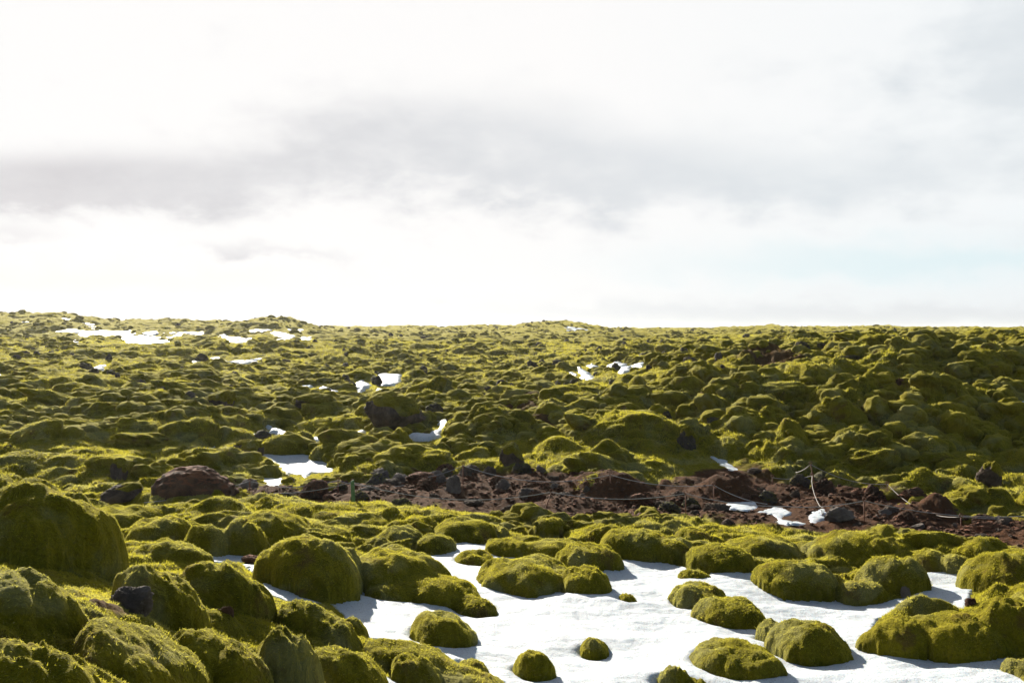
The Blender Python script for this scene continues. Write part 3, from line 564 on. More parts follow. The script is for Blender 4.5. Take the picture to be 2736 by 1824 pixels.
MOUNDS = [
 (90,1548,530,262,'huge rounded moss boulder at the left edge with a shaded underside',.8,.5),
 (45,1700,300,180,'round dark moss mound under the huge left edge boulder',.8,.5),
 (95,1980,460,260,'broad moss mound in the bottom left corner',.8,.5),
 (457,1508,192,70,'low oval moss mound beside the left tip of the snow',.7,.5),
 (430,1682,200,168,'folded moss mound with grey green flank beside a bare rock',.9,1.),
 (603,1650,210,150,'plump moss mound left of the narrow snow channel',.9,.6),
 (838,1716,168,108,'rounded moss mound just below the narrow snow channel',.9,.7),
 (583,1692,125,62,'small moss mound at the foot of the plump one by the snow',.9,.7),
 (585,1838,245,155,'bright yellow green moss mound low in the left foreground',.9,.7),
 (775,1862,165,180,'steep sided moss mound third from left along the bottom edge',.9,.7),
 (390,1850,270,175,'long moss ridge between the bottom left mounds',1.3,.8),
 (930,1868,205,140,'moss mound at the bottom edge left of the small snow patch',1.,.7),
 (895,1745,115,105,'moss shoulder left of the dark hole in the snow',1.2,.7),
 (1105,1802,218,90,'arched moss mound directly behind the small bottom snow patch',.8,.6),
 (1112,1838,125,100,'grey tipped moss knob in front of the arched bottom mound',.9,.6),
 (1250,1855,195,64,'low moss apron reaching the bottom edge right of the grey tipped knob',.8,.6),
 (340,1425,190,82,'low moss hummock behind the huge left boulder',.9,1.),
 (440,1463,182,90,'dark hollowed moss mound behind the low oval one',.9,1.),
 (555,1478,112,82,'round olive moss mound at the left of the snow tip',.9,.6),
 (650,1480,112,94,'moss mound standing just behind the left snow tip',.9,.7),
 (730,1452,202,94,'sloping moss ridge falling right behind the snow tip',.9,.9),
 (835,1588,236,160,'large domed moss mound rising from the left arm of the snow',.9,.7),
 (925,1572,72,114,'narrow bulging side lobe of the large domed mound',.9,.7),
 (995,1426,92,46,'small moss mound left of the dark hollow behind the snow',.9,1.),
 (1070,1468,120,76,'moss mound with a black cavity behind the snow tongue',.9,.8),
 (1165,1477,100,60,'moss mound right of the black cavity one',.9,.8),
 (1240,1449,155,74,'peaked moss mound at the top end of the central snow',.9,.9),
 (980,1466,116,38,'low moss mound tinged brown behind the tongue ridge',.9,1.),
 (1050,1576,232,124,'wide moss ridge forming the root of the tongue in the snow',.9,1.),
 (1172,1606,200,74,'middle of the moss tongue reaching into the snow',.8,1.),
 (1272,1634,104,40,'pointed tip of the moss tongue in the snow',.8,.7),
 (1060,1600,150,46,'low moss edge overhanging the left snow arm',.7,.8),
 (1271,1506,88,42,'small flat moss island at the top of the central snow',.8,.5),
 (1355,1487,114,58,'moss mound left of the long double mound above the snow',.9,.8),
 (1468,1491,160,62,'left half of the long double mound above the snow',.8,.8),
 (1572,1521,152,82,'right half of the long double mound above the snow',.8,.7),
 (1640,1485,64,52,'small round moss lobe right of the long double mound',.9,.5),
 (1398,1573,182,95,'large moss island with a dark cleft in the central snow',.7,.7),
 (1488,1563,62,52,'small moss lobe wedged between two islands in the central snow',.8,.6),
 (1560,1581,104,78,'round dark moss island right of the one with the cleft',.9,.5),
 (1470,1421,72,46,'small bright moss knob right beside the path edge',.9,.8),
 (1705,1493,172,94,'broad moss mound behind the right half of the snow',.9,.9),
 (1800,1502,112,80,'moss mound beside the broad one behind the snow',.9,.9),
 (1676,1604,44,22,'tiny moss tuft alone in the middle of the snow',.8,.5),
 (1182,1717,137,90,'dark moss block in a melt hole of the lower left snow',.8,.6),
 (945,1702,66,60,'narrow upright moss block in the melt hole beside the bottom mounds',.9,.5),
 (1262,1798,74,40,'small moss dome in the snow near the bottom, left of the pointed one',.8,.6),
 (1428,1808,86,78,'pointed triangular moss block in the snow near the bottom',.8,.7),
 (1588,1744,62,46,'small tilted moss block in a round melt well of the snow',.8,.5),
 (1866,1622,112,76,'upper left dome of the two joined moss islands',.9,.4),
 (1950,1664,140,78,'lower right dome of the two joined moss islands',.8,.5),
 (2062,1712,62,64,'slim moss arm between two snow bridges',1.2,.5),
 (1962,1802,182,102,'large dark moss island near the bottom right of the snow',.8,.6),
 (2158,1758,160,110,'dark moss island with a black hole on its right side',.8,.6),
 (1802,1832,86,60,'moss dome cut by the bottom edge right of centre',.8,.6),
 (1862,1838,70,28,'low moss patch at the bottom edge beside a dome',.8,.6),
 (1861,1551,82,34,'small low moss mound at the neck of the right hand snow',.8,.6),
 (1850,1463,92,64,'moss mound at the back, where the right foreground mounds begin',.9,1.),
 (1925,1531,172,92,'moss mound left of the big bulging one above the right snow',.9,.8),
 (2035,1490,162,70,'tall rounded moss mound behind the right snow',.9,.8),
 (2125,1595,196,114,'big bulging moss mound overhanging the right snow',.8,.7),
 (2154,1478,92,38,'small round moss lobe on the back of the right mounds',.9,.6),
 (2260,1502,175,94,'highest moss mound of the right foreground group below the path',.9,.9),
 (2388,1590,168,122,'plump moss mound with a bare rock foot above the right snow',.8,.8),
 (2302,1606,122,66,'low moss lobe between the two plump mounds at the snow edge',.8,.7),
 (2370,1480,122,46,'flat moss hummock right of the highest foreground mound',.9,1.),
 (2552,1533,78,64,'smooth round moss ball above the right snow bay',.9,.4),
 (2482,1521,92,64,'brown stained moss mound beside the smooth round ball',.9,.6),
 (2690,1582,215,126,'wide moss bank at the right edge above the snow bay',.9,.9),
 (2700,1742,170,172,'tall moss bank at the right edge below the snow bay',.9,.7),
 (2412,1746,172,114,'left dome of the long dark mound in the lower right snow',.8,.6),
 (2560,1752,232,132,'main dome of the long dark mound in the lower right snow',.8,.7),
 (2338,1739,92,60,'small left foot of the long dark mound in the snow',.8,.6),
 (2732,1802,92,50,'moss hump in the bottom right corner',.9,.7),
 (2640,1373,96,50,'bright moss cushion right of the roped hollow behind the path',.9,.6),
 (2570,1351,86,40,'rounded moss cushion left of the brightest one behind the path',.9,.6),
 (2515,1373,88,40,'moss cushion over bare earth beside the white rope',.9,.7),
 (2495,1304,152,42,'long low moss mound between slope and roped hollow',.7,.8),
 (2240,1296,64,42,'moss dome right of the crossed iron rods',.9,.5),
 (1930,1326,114,54,'earthy moss mound behind two thin iron stakes',.9,.6),
 (2068,1276,78,36,'bright moss mound above the short white rope',.9,.6),
 (2700,1402,122,26,'flat pale moss sheet on the path bank at the right edge',.8,.8),
 (1545,1276,128,46,'pale ridged moss mound behind the rubble right of centre',.9,.9),
 (1625,1319,182,62,'broad brown backed moss mound at the path with a stake in front',.8,.7),
 (1695,1301,70,38,'small pale moss mound right of the brown backed one',.9,.6),
 (1486,1213,96,50,'moss mound over bare soil behind the centre of the path',.9,.6),
 (1315,1176,134,80,'tall fluted moss mound in the centre of the field',.9,1.),
 (1218,1166,82,52,'moss mound leaning against the left of the fluted one',.9,.8),
 (1155,1251,122,54,'bulging moss mound with dark foot left of the first back stake',.9,.7),
 (1068,1206,56,44,'steep little moss cone below the great boulder',.9,.5),
 (1620,1241,82,52,'rounded moss mound on the green slope right of centre',.9,.7),
 (1690,1197,242,102,'very broad moss dome on the green slope right of centre',.9,1.),
 (1468,1104,70,40,'moss boulder beside the bare red earth in mid field',.9,.5),
 (1638,1096,62,30,'smooth dark moss cushion in mid field right of centre',.9,.4),
 (1706,1051,42,36,'upright moss knob near the foot of the right slope',.9,.5),
 (1673,1041,72,38,'rounded moss mound beside the upright knob',.9,.6),
 (1845,1033,132,64,'long slanting moss ridge left of the pitted lava pillar',1.1,.7),
 (1900,1113,94,60,'moss hood sitting on a pale speckled rock on the right slope',.9,.6),
 (2095,1063,136,46,'long moss bolster high on the right slope',.8,.8),
 (2080,1136,72,34,'small moss ledge over a rock streak on the right slope',.9,.7),
 (2110,1201,64,64,'moss headed crag low on the right slope',.9,.6),
 (2215,1131,64,74,'square shouldered moss crag in the middle of the right slope',.9,.7),
 (1970,1161,66,36,'round moss cushion right of the speckled rock',.9,.6),
 (2362,1236,68,52,'domed pale moss mound at the foot of the dark slope',.9,.4),
 (2465,1049,52,44,'moss cushion right of the brown rock face on the dark slope',.9,.7),
 (2500,1081,84,58,'moss bulge two steps right of the brown rock face',.9,.8),
 (2560,1093,58,56,'folded moss bulge in the upper right of the dark slope',.9,.7),
 (2366,1141,74,48,'overhanging moss bulge in the middle of the dark slope',.9,.7),
 (2430,1135,72,62,'tall moss bulge beside the overhanging one on the dark slope',.9,.7),
 (2505,1167,118,58,'broad smooth moss bulge in the middle of the dark slope',.9,.7),
 (2600,1239,96,40,'low moss bulge at the foot of the dark slope on the right',.9,.7),
 (2505,1239,70,52,'moss bulge left of the low one at the slope foot',.9,.7),
 (2268,1223,68,64,'ribbed moss bulge at the left foot of the dark slope',.9,.9),
 (2696,1149,80,62,'dark moss bulge under the blue white snow at the right edge',.9,.6),
 (2425,1187,112,54,'wide moss bulge above the slope foot on the right',.9,.8),
 (628,1189,124,48,'long rolled moss mound left of the snow basin',.8,.5),
 (633,1150,78,30,'oval moss mound just above the long rolled one',.8,.5),
 (755,1219,140,58,'twin headed moss mound on the near left rim of the snow basin',.7,.7),
 (880,1233,108,54,'smooth moss mound on the right rim of the snow basin',.8,.5),
 (894,1252,46,26,'little moss dome in the right end of the snow basin',.8,.4),
 (722,1267,56,30,'little moss mound between the two snow areas by the rope',.9,.6),
 (760,1093,62,28,'low moss dome left of the grey split boulder',.9,.5),
 (553,1193,64,28,'dark moss dome at the foot of the long rolled mound',.9,.5),
 (550,1145,108,44,'sunlit moss mound left of the oval one',.9,1.),
 (808,1177,60,28,'moss mound between the two small patches above the basin',.9,.6),
 (865,1169,58,30,'arched moss mound above the right of the snow basin',.9,.6),
 (930,1266,82,30,'moss cushion between the basin and the brown path heap',.9,.6),
]
ISL = ('island', 'hole', 'tiny moss tuft', 'small moss dome in', 'pointed triangular', 'round melt well', 'joined', 'slim moss arm', 'wedged')
MOUNDS = [(u, v, w, h, lab, (1.35 if any(k in lab for k in ISL) else dr * 1.25) if v > 1400 else dr, lump) for (u, v, w, h, lab, dr, lump) in MOUNDS]
APRON = []; MN = [m for m in MOUNDS if m[1] > 1400]; MF = [m for m in MOUNDS if m[1] <= 1400]
for k, (u, v, w, h, lab, dr, lump) in enumerate(MN):
    isl = any(q in lab for q in ISL); cx, cy, zg, rx, ry, hz = place(u, v, w, h, dr)
    inside = sdist(np.array([cx]), np.array([cy]), FOREW)[0] > -.05
    kk = .84 if w > 400 else (1.33 if isl else 1.13); hz *= 1.1 if w > 400 else (.95 if isl else (1.04 if u < 1000 else .92))
    q0 = (.12 if (isl or inside) else .05, 0.); NEARM.append((cx, cy, rx * kk, ry * kk, hz, *q0, k + 1, k))
    gl = np.random.default_rng(k + 5)
    for t in range(0 if w < 70 else (2 if w < 130 else (4 if w < 400 else 2))):     # the lobes of one mound
        an = gl.uniform(0, 6.28); rr_ = gl.uniform(.4, .62); sc_ = gl.uniform(.42, .62); NEARM.append((cx + math.cos(an) * rx * rr_, cy + math.sin(an) * ry * rr_, rx * sc_ * kk, ry * sc_ * kk, hz * gl.uniform(.6, .9), *q0, k * 7 + t + 3, k))
    HAND.append((cx, cy, rx, ry, u, v))
for (u, v, w, h, lab, dr, lump) in MF:
    cx, cy, zg, rx, ry, hz = place(u, v, w, h, dr); APRON.append((cx, cy, rx, ry, hz))
GF, GOWN, GV, GS, GSD, GNR, GNA = build_ground()
def mound_patches():
    fo = GOWN[GF]; same = (fo == fo[:, :1]).all(1) & (fo[:, 0] >= 0); F_ = GF[same]; o_ = fo[same, 0]; n = None
    CEN = {q[8]: q[:2] for q in reversed(NEARM)}
    for k, (u, v, w, h, lab, dr, lump) in enumerate(MN):
        F = F_[o_ == k]; cx, cy = CEN[k]
        if len(F):      # keep the one connected piece
            uq = np.unique(F); m0 = np.full(len(GV), -1); m0[uq] = np.arange(len(uq)); Fl = m0[F]; lb = np.arange(len(uq))
            while True:
                old = lb.copy(); mn = lb[Fl].min(1)
                for c_ in range(4): np.minimum.at(lb, Fl[:, c_], mn)
                lb = lb[lb]
                if (lb == old).all(): break
            cid = lb[Fl[:, 0]]; F = F[cid == np.bincount(cid).argmax()]
        base = np.array([cx, cy, float(zbase(np.array([cx]), np.array([cy]))[0])])
        if not len(F): print('no patch', lab); continue
        used = np.unique(F); mp = np.full(len(GV), -1); mp[used] = np.arange(len(used)); F = mp[F]; V = GV[used] - base
        T = np.concatenate([F[:, [0, 1, 2]], F[:, [0, 2, 3]]]); V = V + vnormals(V, T) * .004
        # skirt down into the ground
        E = np.concatenate([F[:, [0, 1]], F[:, [1, 2]], F[:, [2, 3]], F[:, [3, 0]]]); key = {}
        for a, b in E.tolist():
            if (b, a) in key: del key[(b, a)]
            else: key[(a, b)] = 1
        be = np.array(list(key)); nb = len(V); bv = np.unique(be); mp2 = np.full(nb, -1); mp2[bv] = nb + np.arange(len(bv)); low = V[bv].copy(); low[:, 2] -= .12; V = np.vstack([V, low])
        sk = np.stack([be[:, 1], be[:, 0], mp2[be[:, 0]], mp2[be[:, 1]]], 1); T = np.vstack([T, sk[:, [0, 1, 2]], sk[:, [0, 2, 3]]]); nf = len(T); nt = nf - 2 * len(sk)
        A = V[T[:nt]]; area = np.linalg.norm(np.cross(A[:, 1] - A[:, 0], A[:, 2] - A[:, 0]), axis=1).sum() / 2
        dens = 26000 if cy < 7 else (15000 if cy < 10 else 8000); s_ = 1. if cy < 7 else (1.25 if cy < 10 else 1.7)
        fb = fibres(V, T[:nt], int(min(area * dens, 90000)), .014 * s_, .0020 * s_, k, -1.); V2, T2 = join((V, T), fb)
        me = mesh('moss_mound', V2, T2, [M_MOSSN, M_FIB]); mi = np.zeros(len(T2), np.int32); mi[nf:] = 1; me.polygons.foreach_set('material_index', mi)
        tag(link('moss_mound', me, loc=tuple(base)), lab, 'moss mound', 'moss mounds set among the lava and snow')
mound_patches()
for (u, v, w, h, lab, dr, lump) in MF:
    near_mound('moss_mound', u, v, w, h, lab, dr, lump, group='moss mounds set among the lava and snow')

# ---------------------------------------------------------------- rocks
def rock_shape(level, seed, spiky=.5, planes=12):
    P, F = ico(level); g = np.random.default_rng(seed + 500); off = g.random(3) * 50
    n = g.normal(size=(planes, 3)); n /= np.linalg.norm(n, axis=1)[:, None]; d = .5 + .45 * g.random(planes)
    q = P @ n.T; r = np.min(np.where(q > .05, d / np.maximum(q, .05), 9), axis=1); r = np.minimum(r, 1.15)
    r = r * (1 - spiky * .2) + spiky * .2
    r += spiky * (.34 * (.45 - np.abs(perlin3(P * 1.9 + off, 1)) * 1.2) + .36 * (.3 - np.abs(perlin3(P * 4.3 + off, 2))) + .2 * (.25 - np.abs(perlin3(P * 8.5 + off, 5)))) + .07 * perlin3(P * 9 + off, 3) + .055 * perlin3(P * 19 + off, 4)
    return P * np.maximum(r, .25)[:, None], F
def hit2(u, v):
    D = np.exp(np.linspace(math.log(3), math.log(20), 900)); x = (u - U0) / FX * D; b = CZ - (v - V0) / FX * D <= ground_h(x, D); k = int(np.argmax(b)); return x[k], D[k]
def rock(name, u, v, w, h, label, mat, spiky=.6, dr=.8, level=4, group=None, seed=None, cat='rock', cap=None, capamt=.35, dome=False):
    cx, cy, zg, rx, ry, hz = place(u, v, w, h, dr); seed = len(HAND) * 7 + 3 if seed is None else seed
    if v > 1590:
        x_, D_ = hit2(u, v); rx = w / 2 / FX * D_; ry = rx * .8; cx, cy = x_ * (1 + .5 * ry / D_), D_ + .5 * ry; zg = float(ground_h(np.array([cx]), np.array([cy]))[0]) - .03; hz = h / FX * D_ * .9
    Q, F = rock_shape(level, seed, spiky) if not dome else mound_shape(6, seed, .35, 1.0)
    if dome: Q = Q * (1 + .05 * perlin3(Q * 6, 3) + .035 * np.abs(perlin3(Q * 15, 4)))[:, None]
    Q = Q / np.abs(Q).max(0); rz = hz * (.6 if not dome else 1.0)
    V = Q * np.array([rx, ry, rz]); V[:, 2] += hz - rz
    HAND.append((cx, cy, rx, ry, u, v))
    if cap is None:
        o = link(name, mesh(name, V, F, mat, True), loc=(cx, cy, zg)); return tag(o, label, cat, group)
    e = empty(name, (cx, cy, zg), label=label, cat=cat, group=group); link('rock', mesh('rock', V, F, mat, True), e)
    # cap of moss: the upper part of the same body swollen outwards
    Pn = Q / np.linalg.norm(Q, axis=1)[:, None]; k = (np.abs(perlin3(Pn * 2.1 + seed, 5)) * .5 + .12 * np.abs(perlin3(Pn * 5 + seed, 6)))
    lim = capamt + .45 * perlin3(Pn * 1.4 + seed * 2.1, 7) + (-.25 * Pn[:, 0])
    thick = sstep(-.08, .22, Q[:, 2] - lim)
    body = Q * .92 + Pn * (.12 + .16 * k)[:, None]
    cv = np.where(thick[:, None] > 0, Q * (.93) * (1 - thick[:, None]) + body * thick[:, None], Q * .9)
    keep = (thick[F] > 0.0).any(1); V2 = cv * np.array([rx, ry, rz]); V2[:, 2] += hz - rz
    F2 = F[keep]; used = np.unique(F2); mp = np.full(len(V2), -1); mp[used] = np.arange(len(used))
    link('moss_cap', mesh('moss_cap', V2[used], mp[F2], cap, True), e); return e
def MR(k, v=9999):
    if k == 'r' and v < 1250: k = 'm'
    return {'r': M_ROCK, 'm': M_ROCKM, 'R': M_ROCKR, 'g': M_ROCKG}[k]
BOULD = [
 (1050,1166,178,122,'great mossy boulder with a bare dark lava face, left of centre',.35,5,.28,.9),
 (843,1111,118,62,'grey split boulder draped with moss on both sides',.3,5,.1,.8),
 (590,1095,90,54,'flat topped boulder with moss cap and dark undercut face',.25,5,.05,.8),
 (662,1227,84,62,'rocky headed mound with moss on its left half by the basin',.4,5,.1,.8),
 (637,1109,56,32,'low mossy boulder under the flat topped one',.5,4,.2,.8),
 (323,1293,52,70,'mushroom shaped lava pillar with a rounded moss hat',.35,5,.25,.8),
 (330,1346,118,58,'flat dark rock with a thin moss cap behind the left boulder',.3,5,.55,.8),
 (1367,1251,70,72,'mushroom boulder with moss hood on a crumbling rock foot',.35,5,.1,.8),
 (1215,1141,66,38,'brown boulder with thin moss at the right end of the curved snow',.3,5,.35,.8),
 (2640,1312,72,84,'moss headed rock pillar at the foot of the right slope',.4,5,.35,.8),
 (1906,1152,56,44,'pale speckled rock beneath the moss hood',.5,4,.6,.8),
 (1838,1222,60,88,'tall knobbly lava pinnacle with a mossy shoulder',.7,5,.35,.8),
]
for (u, v, w, h, lab, sp, lev, ca, dr) in BOULD:
    rock('mossy_boulder', u, v, w, h, lab, M_ROCKM if sp > .45 else M_ROCK, sp, dr, lev, cap=M_MOSS, capamt=ca, cat='boulder', group='boulders capped with moss')
RK = [ # u, v, w, h, kind, spikiness, label
 (516,1352,246,112,'R',.25,'big round boulder topped with red earth behind the rope'),
 (1165,1114,60,50,'m',.7,'rugged dark rock right behind the great mossy boulder'),
 (620,1054,38,38,'r',.3,'leaning grey slab behind the flat topped boulder'),
 (677,1507,78,28,'R',.6,'small brown rock lying in the left tip of the snow'),
 (345,1625,135,80,'g',.45,'bare grey purple rock beside the folded moss mound'),
 (608,1640,46,34,'R',.4,'small dark rock stuck in moss left of the snow channel'),
 (2592,1618,40,32,'R',.7,'rusty brown rock at the right end of the snow bay'),
 (2420,1598,30,50,'g',.6,'pale bare rock foot under the plump right mound'),
 (74,1010,30,28,'r',.8,'black craggy rock in the far left moss field'),
 (168,1013,30,16,'r',.6,'flat dark rock right of the black craggy one on the left'),
 (20,1054,32,16,'r',.6,'dark rock touching the left edge in the moss field'),
 (348,1038,24,30,'r',.8,'upright dark rock in the left moss field'),
 (231,994,42,34,'r',.6,'dark rock face beside the small hollow with snow'),
 (291,969,18,32,'r',.7,'slim dark rock tooth right of the snow hollow'),
 (411,962,28,28,'r',.7,'dark rock at the left end of the rock wall'),
 (538,970,42,34,'r',.6,'high dark rock at the right end of the rock wall'),
 (470,980,92,26,'R',.6,'long dark rock wall in the left moss field'),
 (47,964,32,22,'r',.7,'dark rock low left under the far left hill'),
 (66,957,28,18,'r',.7,'dark rock just right of its twin under the left hill'),
 (254,945,32,20,'r',.7,'dark rock heap midway under the left hill'),
 (760,974,36,24,'m',.6,'rounded brown rock in moss right of the flat snow streak'),
 (806,1010,46,20,'m',.6,'undercut brown rock above the grey split boulder'),
 (681,1077,38,24,'r',.7,'pitted rock left of its neighbour near the flat topped boulder'),
 (712,1072,42,28,'r',.7,'pitted dark rock left of the grey split boulder'),
 (117,1114,24,22,'r',.7,'small dark rock on the left slope'),
 (24,1212,34,32,'r',.6,'dark rock in shade at the left edge'),
 (58,922,26,14,'r',.8,'far dark rock at the foot of the left hill'),
 (430,1100,28,12,'r',.7,'small low rock left of the flat topped boulder'),
 (1428,1054,26,30,'r',.6,'brown upright rock in the middle of the field'),
 (1225,917,20,12,'r',.8,'far small rock left of centre under the skyline'),
 (1281,919,24,14,'r',.8,'far dark rock in the centre under the skyline'),
 (1354,941,22,14,'r',.8,'far dark rock just right of centre on the plain'),
 (1487,933,22,13,'r',.8,'far reddish dark rock right of centre on the plain'),
 (1463,909,16,9,'r',.8,'far rock below the skyline knoll'),
 (1354,906,13,10,'r',.8,'far tiny rock above the centre of the plain'),
 (1698,905,14,11,'r',.8,'far rock on the plain right of the skyline knoll'),
 (1733,986,24,17,'r',.8,'dark rock above the foot of the right slope'),
 (1311,983,26,17,'m',.8,'dark rock among pale cushions in the centre field'),
 (1095,881,14,8,'r',.8,'tiny rock on the skyline left of centre'),
 (1135,907,32,12,'r',.8,'far dark rock row left of centre'),
 (1017,933,24,12,'r',.8,'far dark rock above the square snow patch'),
 (1342,1096,64,30,'m',.8,'rugged mossy rock pile in the centre of the field'),
 (1010,1032,26,38,'m',.6,'dark rock between the two snow patches above the great boulder'),
 (1467,1105,40,16,'g',.7,'grey rock at the foot of the mid field moss boulder'),
 (1780,1127,32,40,'m',.7,'mottled rock on the crown of the very broad dome'),
 (1796,1220,26,30,'r',.7,'dark rock left of the knobbly pinnacle'),
 (1102,1201,22,24,'r',.6,'small dark rock right of the little moss cone'),
 (1843,984,48,46,'m',.8,'pitted lava pillar at the top left of the right slope'),
 (2141,940,52,36,'m',.9,'jagged lava crag on the brow of the right slope'),
 (2195,934,30,26,'m',.9,'smaller jagged crag right of the first on the brow'),
 (2286,940,72,18,'R',.4,'long flat dark slab on the brow of the right slope'),
 (2280,964,56,24,'r',.7,'dark rock right below the long flat slab'),
 (2258,934,26,20,'r',.8,'rock at the left end of the long flat slab'),
 (1980,956,22,17,'r',.8,'dark pointed rock left of the brow crags'),
 (2012,960,26,18,'r',.8,'dark rock beside the pointed one left of the brow'),
 (1903,1017,30,44,'r',.6,'grey lava pillar hanging from the slanting moss ridge'),
 (2055,1072,32,22,'g',.7,'pale rock under the long moss bolster'),
 (2240,1016,42,20,'r',.8,'dark rock in the upper middle of the right slope'),
 (2406,1042,38,42,'R',.6,'brown rock face in the upper part of the dark slope'),
 (2383,1068,18,28,'r',.7,'slim dark rock left below the brown rock face'),
 (2412,1074,24,20,'r',.7,'dark rock right below the brown rock face'),
 (2626,990,40,26,'r',.7,'dark rock high on the far right of the slope'),
 (2637,904,32,14,'r',.8,'far dark rock on the plain at the upper right'),
 (2446,919,36,16,'r',.8,'far dark rock heap above the dark slope'),
 (2129,1202,34,50,'r',.7,'dark rock face under the moss headed crag'),
 (2330,879,9,9,'r',.8,'left of two tiny rocks on the right skyline'),
 (2358,879,8,7,'r',.8,'right of two tiny rocks on the right skyline'),
 (2704,1094,30,38,'r',.5,'smooth dark rock near the snow at the right edge'),
 (2728,977,24,22,'r',.7,'dark rock at the far right edge high on the slope'),
 (2571,1167,20,40,'r',.6,'slim dark rock in a shaded crease of the dark slope'),
 (1879,1060,56,28,'R',.6,'reddish brown rock bank under the slanting moss ridge'),
 (1968,989,26,12,'r',.7,'small rock on the upper left of the right slope'),
 (2066,980,36,16,'R',.8,'reddish rock patch on the upper right slope'),
 # beside the path
 (1215,1322,48,56,'g',.5,'tall grey slab standing in the path rubble'),
 (1309,1274,40,36,'r',.7,'dark block at the back of the path rubble, left of the grey topped one'),
 (1393,1274,60,40,'m',.7,'moss topped block behind the path below the mushroom boulder'),
 (1445,1270,32,30,'g',.4,'smooth grey block behind the path right of the moss topped one'),
 (1127,1298,88,40,'R',.8,'wide dark lava heap behind the path left of centre'),
 (1040,1304,78,30,'r',.8,'low lava heap right of the green stake'),
 (1347,1312,48,36,'g',.5,'angular grey brown block in the middle of the rubble'),
 (1412,1340,60,40,'g',.8,'rough grey block near the leaning stake'),
 (1506,1344,60,32,'r',.8,'rough block right of the leaning stake'),
 (1075,1360,60,32,'m',.8,'dark mossy block at the front edge of the path'),
 (1262,1356,64,24,'r',.8,'row of dark clinker in the middle of the path bed'),
 (1367,1372,64,30,'r',.7,'dark clinker block left of the leaning stake foot'),
 (840,1328,80,54,'R',.7,'dark brown clinker heap left of the green stake'),
 (732,1352,70,36,'R',.9,'twiggy brown heap below the snow by the rope'),
 (2133,1307,60,44,'m',.8,'lichen covered knobbly rock left of the crossed rods'),
 (2196,1290,46,32,'m',.5,'mossy rock right behind the crossed rods'),
 (2203,1318,54,28,'r',.5,'brown block under the crossed rods'),
 (2240,1404,88,54,'g',.4,'large pale grey rock beside the white rope end'),
 (2363,1380,38,26,'g',.6,'small grey rock in the roped hollow'),
 (2440,1342,78,42,'R',.7,'dark brown bank above the white rope'),
 (2632,1430,126,42,'R',.7,'long dark clinker ledge at the right end of the path'),
 (2628,1452,60,28,'r',.7,'clinker block in front of the long dark ledge'),
 (2455,1413,44,16,'g',.5,'flat grey stone below the white rope'),
 (2015,1272,54,26,'r',.9,'craggy dark rocks left of the bright moss mound'),
 (2293,1413,42,20,'r',.7,'brown stone at the foot of the upright stake'),
 (1570,1320,28,24,'m',.8,'mossy stone left of the brown backed mound'),
]
for (u, v, w, h, k, sp, lab) in RK:
    if v < 1250: h *= .8
    rock('lava_rock', u, v, w, h, lab, MR(k, v), sp, .8, 5 if w > 24 else 4, cat='rock', group='lava rocks scattered over the moss and path', dome=w > 200)

# ---------------------------------------------------------------- labels that point by neighbours
LM = [(1050,1105,'great mossy boulder'),(843,1080,'grey split boulder'),(590,1068,'flat topped boulder'),(516,1300,'red topped boulder'),(323,1258,'mushroom shaped pillar'),
      (788,1240,'snow filled basin'),(1315,1135,'fluted central mound'),(1690,1145,'very broad green dome'),(1838,1178,'knobbly lava pinnacle'),(1900,1083,'hood on the speckled rock'),
      (1843,960,'pitted lava pillar'),(2141,922,'jagged crag on the brow'),(2286,932,'long flat slab on the brow'),(2095,1040,'long moss bolster'),(2215,1095,'square shouldered crag'),
      (2406,1020,'brown rock face'),(2505,1138,'broad smooth bulge on the dark slope'),(2640,1270,'moss headed pillar'),(2720,1085,'blue white snow at the right edge'),(470,968,'long dark rock wall'),
      (261,984,'snow hollow on the left'),(628,1165,'long rolled mound'),(1367,1215,'mushroom boulder'),(1550,995,'snow streaks on the yellow rise'),(1655,985,'largest snow on the yellow rise'),
      (1475,1063,'low snow strip in mid field'),(1040,1015,'square snow patch'),(620,965,'broad flat snow streak'),(348,1022,'upright rock on the left'),(74,998,'black craggy rock on the left'),
      (117,1102,'small rock on the left slope'),(2362,1210,'domed pale mound'),(945,1325,'green stake'),(1237,1256,'first back stake'),(1448,1345,'leaning stake'),(1631,1290,'stake before the brown backed mound'),
      (1832,1350,'stake at the path right of centre'),(1907,1320,'stake before the earthy mound'),(2175,1275,'crossed iron rods'),(2309,1375,'upright stake on the right'),(2567,1392,'stake at the white rope end'),
      (2240,1380,'large pale grey rock'),(2632,1410,'long dark ledge'),(840,1300,'brown clinker heap'),(1215,1295,'tall grey slab'),(1127,1278,'wide dark lava heap'),(2440,1320,'brown bank'),(1342,1082,'central rock pile')]
ORD = ['', 'second ', 'third ', 'fourth ', 'fifth ', 'sixth ', 'seventh ', 'eighth ', 'ninth ', 'tenth ', 'eleventh ', 'twelfth ']
DIRS = ['right of', 'above right of', 'above', 'above left of', 'left of', 'below left of', 'below', 'below right of']
def autolabels(items, noun):
    """items: (u, v); gives each its own label by nearest landmark, direction and rank"""
    out = [None] * len(items); keyd = {}
    for i, (u, v) in enumerate(items):
        d = [math.hypot(u - a, (v - b) * 1.6) for a, b, _ in LM]; k = int(np.argmin(d)); a, b, nm = LM[k]
        s = int(round(math.atan2(-(v - b) * 1.6, u - a) / (math.pi / 4))) % 8
        keyd.setdefault((k, s), []).append((d[k], i))
    for (k, s), l in keyd.items():
        for r, (_, i) in enumerate(sorted(l)):
            out[i] = (f"{noun}, {ORD[min(r, 11)]}{'one ' if r else 'nearest '}{DIRS[s]} the {LM[k][2]}")
    return out

